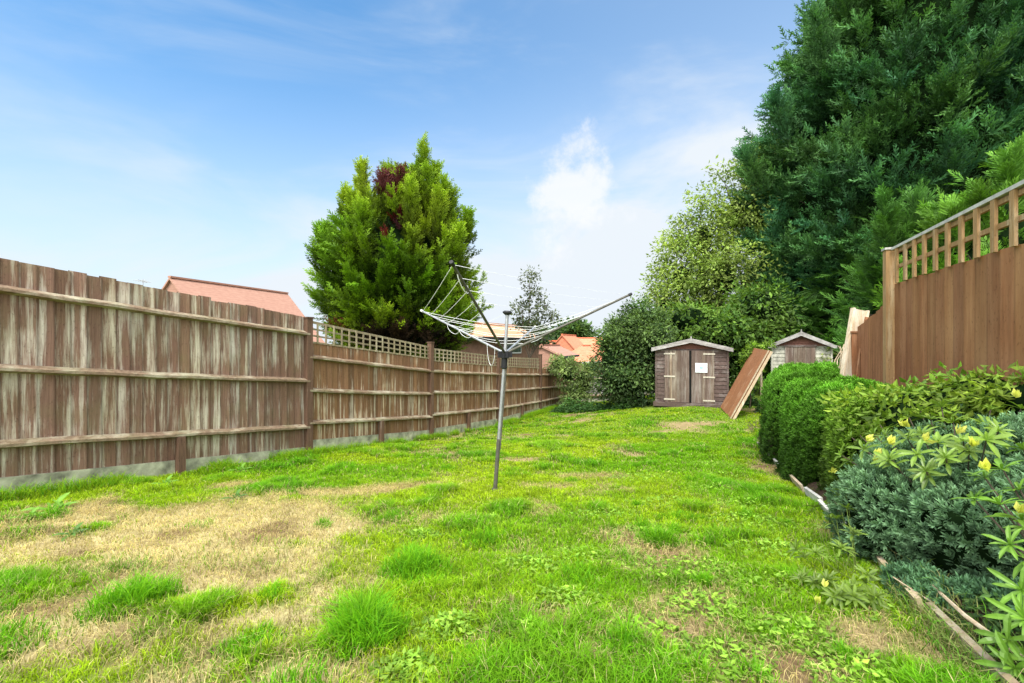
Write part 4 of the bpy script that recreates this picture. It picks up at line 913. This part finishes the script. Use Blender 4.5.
c = hub+(tips['A']-hub)*.93; th = np.linspace(0, math.pi*1.2, 9); v = norm(A_([tips['A']-hub]))[0]; mb = MB()
mb.tube(np.stack([c-v*.25*(1-math.cos(t_))/2+A_([.0, 0, -.05*math.sin(t_)]) for t_ in th]), .004, 5, caps=False); mb.build('line_loop', M['cord'], RL, True)

# ------------------------------------------------------------------ right bed: hedges and shrubs
def hedge(name, poly, ztop, label, n, s, cb, ct, group=None, lump=.15, proto=SPG, zb=None):
    """poly: 4 ground corners (x,y) front-left, front-right, back-right, back-left"""
    q = A_([[*p, 0] for p in poly], dtype=float); cx, cy = q[:, 0].mean(), q[:, 1].mean(); zg = float(G(cx, cy))
    t = empty(name, (cx, cy, zg), label, 'hedge', group)
    def surf(u, v, w):   # u,v in [-1,1] footprint, w 0..1 height -> world; superellipse rounding
        U_ = (u+1)/2; V_ = (v+1)/2
        p = (q[0]*(1-U_)[:, None]+q[1]*U_[:, None])*(1-V_)[:, None]+(q[3]*(1-U_)[:, None]+q[2]*U_[:, None])*V_[:, None]
        z0 = G(p[:, 0], p[:, 1])-.03; zt = ztop[0]*(1-V_)+ztop[1]*V_
        p[:, 2] = z0+(zt-z0)*w
        return p
    # sample directions on a superquadric box
    def shell(N, k):
        d = rng.normal(size=(N, 3)); d[:, 2] = np.abs(d[:, 2])*1.25; d[:, 2] -= .1
        e = 5.0; nn = (np.abs(d)**e).sum(1)**(1/e); d = d/nn[:, None]
        l = 1+lump*(fbm(d[:, 0]*2.2+cx*3+d[:, 1]*1.7, d[:, 2]*2.5+d[:, 1]*2+cy, 3)-.5)*2
        d = d*l[:, None]*k; return d
    d = shell(n, (.93+.07*rng.random(n))[:, None]); pos = surf(d[:, 0], d[:, 1], np.clip(d[:, 2], -.02, 2))
    e = 5; g = np.sign(d)*np.abs(d)**(e-1); ex = norm(A_([q[1]-q[0]]))[0]; ey = norm(A_([q[3]-q[0]]))[0]
    nr = norm(g[:, :1]*ex+g[:, 1:2]*ey+g[:, 2:]*U3)
    dd = norm(nr*.8+A_([0, 0, .75])+rng.normal(0, .35, (n, 3)))
    sh_ = .26+.90*np.clip(d[:, 2], 0, 1)**1.5; cl = fbm(pos[:, 0]*7+pos[:, 1]*3, pos[:, 2]*7+pos[:, 1]*5, 3)  # shading painted into the leaf colour: bright top, dark lower faces
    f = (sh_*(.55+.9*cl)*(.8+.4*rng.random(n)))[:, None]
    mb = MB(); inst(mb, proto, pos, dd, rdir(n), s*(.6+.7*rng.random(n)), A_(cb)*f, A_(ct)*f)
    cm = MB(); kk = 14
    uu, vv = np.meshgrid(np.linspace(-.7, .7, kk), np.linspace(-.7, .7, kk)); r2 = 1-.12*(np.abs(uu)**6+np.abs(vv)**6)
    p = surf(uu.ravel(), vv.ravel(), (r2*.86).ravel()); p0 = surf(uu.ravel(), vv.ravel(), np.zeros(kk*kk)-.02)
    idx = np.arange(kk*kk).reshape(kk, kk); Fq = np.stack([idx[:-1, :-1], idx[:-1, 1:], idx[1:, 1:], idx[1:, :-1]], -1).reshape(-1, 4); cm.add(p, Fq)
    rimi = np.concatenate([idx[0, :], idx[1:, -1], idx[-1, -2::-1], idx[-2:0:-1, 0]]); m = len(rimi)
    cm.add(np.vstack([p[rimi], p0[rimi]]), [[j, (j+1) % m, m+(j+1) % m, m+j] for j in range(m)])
    cm.build('shade_core', M['core'], t)
    mb.build('foliage', M['conifer'], t)
    return t
def hq(y0, y1, off, w): return [(EXY(y0)+off, y0), (EXY(y0)+off+w, y0), (EXY(y1)+off+w, y1), (EXY(y1)+off, y1)]
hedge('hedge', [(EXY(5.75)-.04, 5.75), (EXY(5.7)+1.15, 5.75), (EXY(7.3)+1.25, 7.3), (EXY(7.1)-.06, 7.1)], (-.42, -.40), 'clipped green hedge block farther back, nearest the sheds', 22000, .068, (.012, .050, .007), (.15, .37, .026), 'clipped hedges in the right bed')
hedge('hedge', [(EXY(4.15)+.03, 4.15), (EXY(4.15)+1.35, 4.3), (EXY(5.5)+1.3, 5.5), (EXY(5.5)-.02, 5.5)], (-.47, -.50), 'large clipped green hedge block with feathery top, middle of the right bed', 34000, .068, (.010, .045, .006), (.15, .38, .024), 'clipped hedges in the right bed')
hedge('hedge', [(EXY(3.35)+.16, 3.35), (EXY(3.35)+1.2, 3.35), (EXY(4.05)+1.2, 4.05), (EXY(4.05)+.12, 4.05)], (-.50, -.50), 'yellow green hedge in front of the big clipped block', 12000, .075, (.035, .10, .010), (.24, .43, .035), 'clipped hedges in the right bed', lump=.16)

def mound(name, lobes, label, n, s, cb, ct, proto=SPG, group=None, upw=.4, mat='conifer', stemless=False):
    L = [(A_(c, dtype=float)+A_([.08, 0, 0]), A_(r, dtype=float)*np.ones(3)) for c, r in lobes]; c0 = np.mean([l[0] for l in L], axis=0); zg = float(G(c0[0], c0[1]))
    t = empty(name, (c0[0], c0[1], zg), label, 'shrub', group)
    ar = A_([np.prod(r)**.667 for c, r in L]); li = rng.choice(len(L), n, p=ar/ar.sum()); Cn = A_([l[0] for l in L])[li]; R = A_([l[1] for l in L])[li]
    d = rdir(n); q = 1+.34*(fbm(d[:, 0]*3.2+li*3.1, d[:, 2]*3.6+d[:, 1]*3, 4)-.5)*2-.22*rng.random(n)**2
    pos = Cn+d*R*q[:, None]; k = pos[:, 2] > G(pos[:, 0], pos[:, 1])-.01
    for j, (c, r) in enumerate(L):
        inside = (((pos-c)/(r*.80))**2).sum(1) < 1; k &= ~inside
    pos, d, R, li = pos[k], d[k], R[k], li[k]; N = len(pos)
    nr = norm(d/R); cl = fbm(pos[:, 0]*6+pos[:, 1]*4, pos[:, 2]*8+pos[:, 1]*3, 3)
    dd = norm(nr*.9+A_([0, 0, upw])+rng.normal(0, .4, (N, 3)))
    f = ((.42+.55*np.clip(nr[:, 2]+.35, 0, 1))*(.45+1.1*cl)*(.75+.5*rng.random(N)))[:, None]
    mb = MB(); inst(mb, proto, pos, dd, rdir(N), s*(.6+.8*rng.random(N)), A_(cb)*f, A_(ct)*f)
    for c, r in L: cm = MB(); blobcore(cm, c, r*.80, 12, .12); cm.build('shade_core', M['core'], t, True)
    mb.build('foliage', M[mat], t)
    return t
SPJ = sprig(12, np.random.default_rng(12), .13, 48)
JC = ((.006, .045, .016), (.27, .48, .245))
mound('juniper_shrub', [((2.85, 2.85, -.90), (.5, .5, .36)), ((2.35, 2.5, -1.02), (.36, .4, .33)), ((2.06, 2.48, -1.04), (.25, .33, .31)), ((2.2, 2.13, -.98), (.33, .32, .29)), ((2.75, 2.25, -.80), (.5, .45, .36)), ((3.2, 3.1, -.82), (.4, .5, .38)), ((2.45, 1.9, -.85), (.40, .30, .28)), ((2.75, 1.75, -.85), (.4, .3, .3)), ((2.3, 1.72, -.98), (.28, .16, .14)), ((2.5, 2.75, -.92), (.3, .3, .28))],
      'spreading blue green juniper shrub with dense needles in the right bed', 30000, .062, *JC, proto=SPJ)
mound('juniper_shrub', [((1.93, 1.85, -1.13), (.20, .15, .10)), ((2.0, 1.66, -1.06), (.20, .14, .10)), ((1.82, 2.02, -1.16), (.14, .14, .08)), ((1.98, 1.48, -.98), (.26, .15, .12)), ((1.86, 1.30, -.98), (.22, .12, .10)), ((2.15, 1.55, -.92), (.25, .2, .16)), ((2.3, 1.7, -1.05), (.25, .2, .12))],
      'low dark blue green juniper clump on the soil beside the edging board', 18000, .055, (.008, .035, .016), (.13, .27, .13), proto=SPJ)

def whorls(name, pts, label, base, scale, cb, ct, buds=(), group=None, mat='glossy', extra=0, sr=1.):
    t = empty(name, base, label, 'shrub', group); mb = MB(); sm = MB(); bm = MB(); base = A_(base, dtype=float)
    for i, p in enumerate(pts):
        p = A_(p, dtype=float); dv = norm(A_([(p-base)*A_([1, 1, .6])+A_([0, 0, .35])+rng.normal(0, .08, 3)]))
        f = rng.uniform(.75, 1.2)
        inst(mb, WH if i % 2 else WH2, p[None], dv, rdir(1), A_([scale*rng.uniform(.8, 1.15)]), A_([cb])*f, A_([ct])*f)
        if extra and i % 2 == 0:
            inst(mb, WH, (p-dv[0]*scale*.55)[None], dv, rdir(1), A_([scale*.9]), A_([cb])*f*.8, A_([ct])*f*.8)
        m_ = base*.45+p*.55+A_([0, 0, -.06]); sm.tube([base+rng.normal(0, .05, 3)*A_([1, 1, 0])*(sr < 1), m_+rng.normal(0, .03, 3)*(sr < 1), p], [.007*sr, .005*sr, .003*sr], 5, (1, 1, 1) if sr == 1 else (1.2, 2.2, .5))
    sm.build('stem', M['bark'], t); mb.build('foliage', M[mat], t)
    for p in buds:
        bm = MB(); p = A_(p, dtype=float); nB = 9; dv = norm(A_([[rng.normal(0, .35), rng.normal(-.2, .25), .9]])); dd = norm(np.repeat(dv, nB, 0)+rng.normal(0, .28, (nB, 3)))
        c = np.repeat(A_([[.72, .74, .16]]), nB, 0)*rng.uniform(.8, 1.1, (nB, 1)); inst(bm, LEAF, np.repeat(p[None], nB, 0), dd, rdir(nB), scale*rng.uniform(.35, .6, nB), c*.8, c)
        bm.build('bud', M['glossy'], t)
top = [P(px+rng.normal(0, 3), py+rng.normal(0, 3), Y) for px, py, Y in [(852, 442, 2.95), (868, 446, 2.7), (885, 436, 2.75), (902, 445, 2.5), (922, 432, 2.6), (938, 443, 2.4), (957, 440, 2.35), (905, 420, 2.9), (880, 418, 3.1), (860, 428, 3.1), (930, 418, 2.8), (950, 420, 2.7), (975, 425, 2.6), (968, 452, 2.2), (945, 458, 2.2), (915, 458, 2.3), (888, 455, 2.45), (990, 412, 2.7), (1005, 420, 2.6), (1018, 408, 2.6), (840, 455, 2.85), (895, 462, 2.35), (930, 470, 2.15), (985, 445, 2.1), (1000, 435, 2.2), (870, 430, 2.9), (915, 410, 3.0), (945, 405, 2.9), (990, 430, 2.4)]]
buds = [P(px, py, Y) for px, py, Y in [(906, 427, 2.5), (866, 441, 2.6), (889, 444, 2.45), (924, 441, 2.3), (957, 434, 2.2), (972, 447, 2.1), (877, 463, 2.5), (1016, 398, 2.5), (876, 456, 2.5), (831, 472, 2.8)]]
whorls('shrub', top, 'leafy shrub with yellow buds sprawling over the top of the blue green juniper', (2.65, 2.6, -1.0), .098, (.07, .15, .015), (.24, .38, .05), buds, extra=1)
side = [P(px, py, Y) for px, py, Y in [(985, 478, 1.9), (1003, 470, 1.85), (1020, 490, 1.8), (975, 500, 1.85), (1000, 505, 1.75), (1022, 520, 1.7), (1010, 545, 1.62), (1024, 450, 1.9), (1022, 590, 1.5), (1008, 640, 1.42), (1026, 620, 1.42), (1030, 660, 1.38), (1015, 668, 1.38), (1030, 560, 1.6), (1035, 530, 1.65)]]
whorls('shrub', side, 'lance leaved shrub leaning in at the right edge of the photo', (2.15, 1.62, -.95), .100, (.05, .14, .012), (.19, .36, .04), [P(1018, 573-60, 1.62), P(985, 470, 1.8)], extra=0)
front = []
for px, py, Y in [(812, 540, 2.35), (830, 525, 2.4), (822, 560, 2.2), (800, 555, 2.3), (838, 548, 2.2), (845, 515, 2.45), (850, 530, 2.25), (832, 585, 2.05), (815, 592, 2.05), (850, 595, 1.97), (862, 605, 1.92), (835, 612, 1.93), (800, 580, 2.1), (872, 606, 1.9), (820, 515, 2.5), (858, 580, 1.98), (846, 490, 2.6)]:
    for q in range(2): front.append(P(px+rng.normal(0, 5), py+rng.normal(0, 5), Y))
front = [p if p[2] > float(G(p[0], p[1]))+.05 else A_([p[0], p[1], float(G(p[0], p[1]))+.06]) for p in front]
whorls('shrub', front, 'small olive leaved sprawling shrub in the grass left of the edging board', (1.70, 2.2, -1.21), .066, (.03, .075, .010), (.19, .29, .035), [P(824, 587, 1.98), P(816, 603, 1.95)], sr=.4)
# olive foliage between hedge and yellow-bud shrub
broadleaf('shrub', (3.4, 3.5, -1.3), [((3.15, 3.45, -.55), (.55, .4, .18)), ((3.5, 3.2, -.42), (.45, .4, .2)), ((2.9, 3.1, -.62), (.3, .35, .15)), ((3.35, 2.7, -.38), (.35, .4, .16))],
          'low yellow green leafy shrub at the foot of the right fence', 'shrub', 330, 26, .065, .12, ([.10, .20, .02], [.30, .42, .05]), trunk_r=.03, stems=3, core=.75, updark=.6)

# edging boards: broken pale lengths
eb = empty('timber_edging', (EXY(3), 3, float(G(EXY(3), 3))), 'pale weathered board edging between lawn and right bed', 'edging')
segs = [(1.15, 1.85, .0, .3, 'gboard'), (1.88, 2.35, -.02, .9, 'palewood'), (2.37, 2.97, .02, .6, 'whitewood'), (3.0, 3.55, -.01, 1.0, 'whitewood'), (3.6, 4.1, .02, .5, 'whitewood'), (4.2, 5.2, .0, .9, 'palewood'), (5.3, 6.3, .0, 1, 'whitewood'), (6.4, 7.6, 0, 1, 'gboard')]
for (y0, y1, off, sc_, mt) in segs:
    a = A_([EXY(y0)+off, y0, float(G(EXY(y0)-.05, y0))+.055]); b = A_([EXY(y1)+off*.3, y1, float(G(EXY(y1)-.05, y1))+.055])
    if y0 < 2.4: a[2] -= .012; b[2] -= .012
    mb = MB(); ln = norm(A_([b-a]))[0]; sd = A_([ln[1], -ln[0], 0]); mb.box((a+b)/2, (b-a)/2, sd*.011+U3*.004, U3*.034-sd*.014*sc_); mb.build('board', M[mt], eb)
n = 2200; yy = 1.05+rng.random(n)*1.9; xx = EXY(yy)+rng.normal(-.02, .05, n); t_ = rng.random((n, 1)); cc_ = GD*1.4*(1-t_)+GS*.55*t_
kk_ = vnoise(xx*7, yy*7) > .42; xx, yy, cc_ = xx[kk_], yy[kk_], cc_[kk_]; n = len(xx); mb = MB()
blades(np.stack([xx, yy, G(xx, yy)+.02], 1), .04+.07*rng.random(n), .0028+.0015*rng.random(n), .5+.8*rng.random(n), cc_, cc_*1.2, mb)
tag(mb.build('grass', M['grass']), 'rough mixed grass spilling over the right edging board', 'grass', kind='stuff')
groundcover('ground_cover', 'low dark leaves covering the soil just behind the edging at bottom right', [(EXY(y_)+.16+dx_, y_, .14, .14) for y_ in (1.2, 1.35, 1.5, 1.65) for dx_ in (0, .2)], 2600, .035, .09, ([.03, .09, .02], [.13, .24, .05]))
# dead sticks in the bed
mb = MB(); mb.tube([P(893, 577, 2.05), P(925, 598, 1.9), P(950, 612, 1.8), P(965, 622, 1.75)], [.003, .004, .004, .003], 5)
tag(mb.build('dead_stick', M['palewood']), 'thin pale dead stem arching under the juniper', 'stick', 'sticks in the right bed')
mb = MB(); mb.tube([A_([EXY(1.95)+.06, 1.95, -1.07]), A_([EXY(1.65)+.03, 1.65, -1.02]), A_([EXY(1.35)+.08, 1.35, -1.0]), A_([EXY(1.1)+.12, 1.1, -.98])], [.006, .008, .008, .006], 6)
tag(mb.build('dead_stick', M['palewood']), 'curved bare stick lying on the edging at the bottom right', 'stick', 'sticks in the right bed')

# ------------------------------------------------------------------ camera, sun, sky
cam = bpy.data.cameras.new('camera'); co = bpy.data.objects.new('camera', cam); COL.objects.link(co)
co.location = (0, 0, 0); co.rotation_euler = (math.radians(90), 0, 0); cam.sensor_width = 36; cam.lens = F/1024*36; cam.clip_start = .05; cam.clip_end = 3000
SC.camera = co
el, az = math.radians(57), math.radians(194)
sun = bpy.data.lights.new('sun', 'SUN'); sun.energy = 3.7; sun.angle = math.radians(12); sun.color = (1, .955, .88)
so = bpy.data.objects.new('sun', sun); COL.objects.link(so)
sv = Vector((math.cos(el)*math.sin(az), math.cos(el)*math.cos(az), math.sin(el))); so.rotation_euler = (-sv).to_track_quat('-Z', 'Y').to_euler()
w = bpy.data.worlds.new('World'); SC.world = w; w.use_nodes = True; nt = w.node_tree; nt.nodes.clear()
out = nd(nt, 'ShaderNodeOutputWorld'); bg = nd(nt, 'ShaderNodeBackground'); bg.inputs[1].default_value = .15
sky = nd(nt, 'ShaderNodeTexSky', sky_type='NISHITA'); sky.sun_disc = False; sky.sun_elevation = el; sky.sun_rotation = az; sky.air_density = 1.0; sky.dust_density = .6; sky.ozone_density = 1.6
tc = nd(nt, 'ShaderNodeTexCoord'); nz = nd(nt, 'ShaderNodeVectorMath', operation='NORMALIZE'); nt.links.new(tc.outputs['Generated'], nz.inputs[0])
sep = nd(nt, 'ShaderNodeSeparateXYZ'); nt.links.new(nz.outputs[0], sep.inputs[0])
def mth(op, a, b=None, c=None, clamp=False):
    n = nd(nt, 'ShaderNodeMath', operation=op); n.use_clamp = clamp
    for s, v in zip(n.inputs, (a, b, c)):
        if v is None: continue
        if hasattr(v, 'is_linked'): nt.links.new(v, s)
        else: s.default_value = v
    return n.outputs[0]
def mrange(v, a, b, c=0., d=1.):
    n = nd(nt, 'ShaderNodeMapRange', interpolation_type='SMOOTHSTEP'); nt.links.new(v, n.inputs[0])
    for i, q in enumerate((a, b, c, d)): n.inputs[i+1].default_value = q
    return n.outputs[0]
mp = nd(nt, 'ShaderNodeMapping'); mp.inputs['Scale'].default_value = (1.0, 1.0, 3.2); mp.inputs['Rotation'].default_value = (0, .25, 0); nt.links.new(nz.outputs[0], mp.inputs[0])
n1 = nd(nt, 'ShaderNodeTexNoise'); n1.inputs['Scale'].default_value = 1.7; n1.inputs['Detail'].default_value = 7; n1.inputs['Roughness'].default_value = .55; n1.inputs['Distortion'].default_value = .6; nt.links.new(mp.outputs[0], n1.inputs['Vector'])
haze = mrange(sep.outputs[2], -.05, .60, 1.0, .0)
side_ = mrange(sep.outputs[0], -.7, .55, .0, .50)
cl = mrange(n1.outputs['Fac'], .42, .74, .0, .6)
f = mth('ADD', mth('MULTIPLY', haze, .95), mth('MULTIPLY', cl, mth('ADD', .45, side_)), clamp=True)
f = mth('ADD', f, mth('MULTIPLY', side_, .55), clamp=True)
# one puffy cloud
cv = Vector((.142, 1, .34)).normalized()
sb = nd(nt, 'ShaderNodeVectorMath', operation='SUBTRACT'); nt.links.new(nz.outputs[0], sb.inputs[0]); sb.inputs[1].default_value = cv
n2 = nd(nt, 'ShaderNodeTexNoise'); n2.inputs['Scale'].default_value = 9; n2.inputs['Detail'].default_value = 6; n2.inputs['Roughness'].default_value = .62; nt.links.new(nz.outputs[0], n2.inputs['Vector'])
ml = nd(nt, 'ShaderNodeVectorMath', operation='MULTIPLY'); nt.links.new(sb.outputs[0], ml.inputs[0]); ml.inputs[1].default_value = (1.0, 1, .80)
ln = nd(nt, 'ShaderNodeVectorMath', operation='LENGTH'); nt.links.new(ml.outputs[0], ln.inputs[0])
dd_ = mth('ADD', ln.outputs[1], mth('MULTIPLY', mth('SUBTRACT', n2.outputs['Fac'], .5), -.34))
puff = mrange(dd_, .018, .10, .85, .0)
mix1 = nd(nt, 'ShaderNodeMix', data_type='RGBA'); nt.links.new(f, mix1.inputs[0]); tint = nd(nt, 'ShaderNodeMix', data_type='RGBA', blend_type='MULTIPLY'); tint.inputs[0].default_value = 1; nt.links.new(sky.outputs[0], tint.inputs[6]); tint.inputs[7].default_value = (.66, 1.5, 1.85, 1); nt.links.new(tint.outputs[2], mix1.inputs[6]); mix1.inputs[7].default_value = (5.7, 6.15, 6.6, 1)
mix2 = nd(nt, 'ShaderNodeMix', data_type='RGBA'); nt.links.new(puff, mix2.inputs[0]); nt.links.new(mix1.outputs[2], mix2.inputs[6]); mix2.inputs[7].default_value = (6.6, 6.7, 6.9, 1)
# unseen white glow around the sun, added behind the camera to lift ambient light
dt = nd(nt, 'ShaderNodeVectorMath', operation='DOT_PRODUCT'); nt.links.new(nz.outputs[0], dt.inputs[0]); dt.inputs[1].default_value = sv
gl = mrange(dt.outputs[1], .12, 1.0, 0., 1.)
mix3 = nd(nt, 'ShaderNodeMix', data_type='RGBA'); nt.links.new(gl, mix3.inputs[0]); nt.links.new(mix2.outputs[2], mix3.inputs[6]); mix3.inputs[7].default_value = (24, 24, 24, 1)
nt.links.new(mix3.outputs[2], bg.inputs[0]); nt.links.new(bg.outputs[0], out.inputs[0])
SC.view_settings.view_transform = 'Standard'; SC.view_settings.look = 'None'; SC.view_settings.exposure = 0
SC.cycles.max_bounces = 6; SC.cycles.transparent_max_bounces = 4
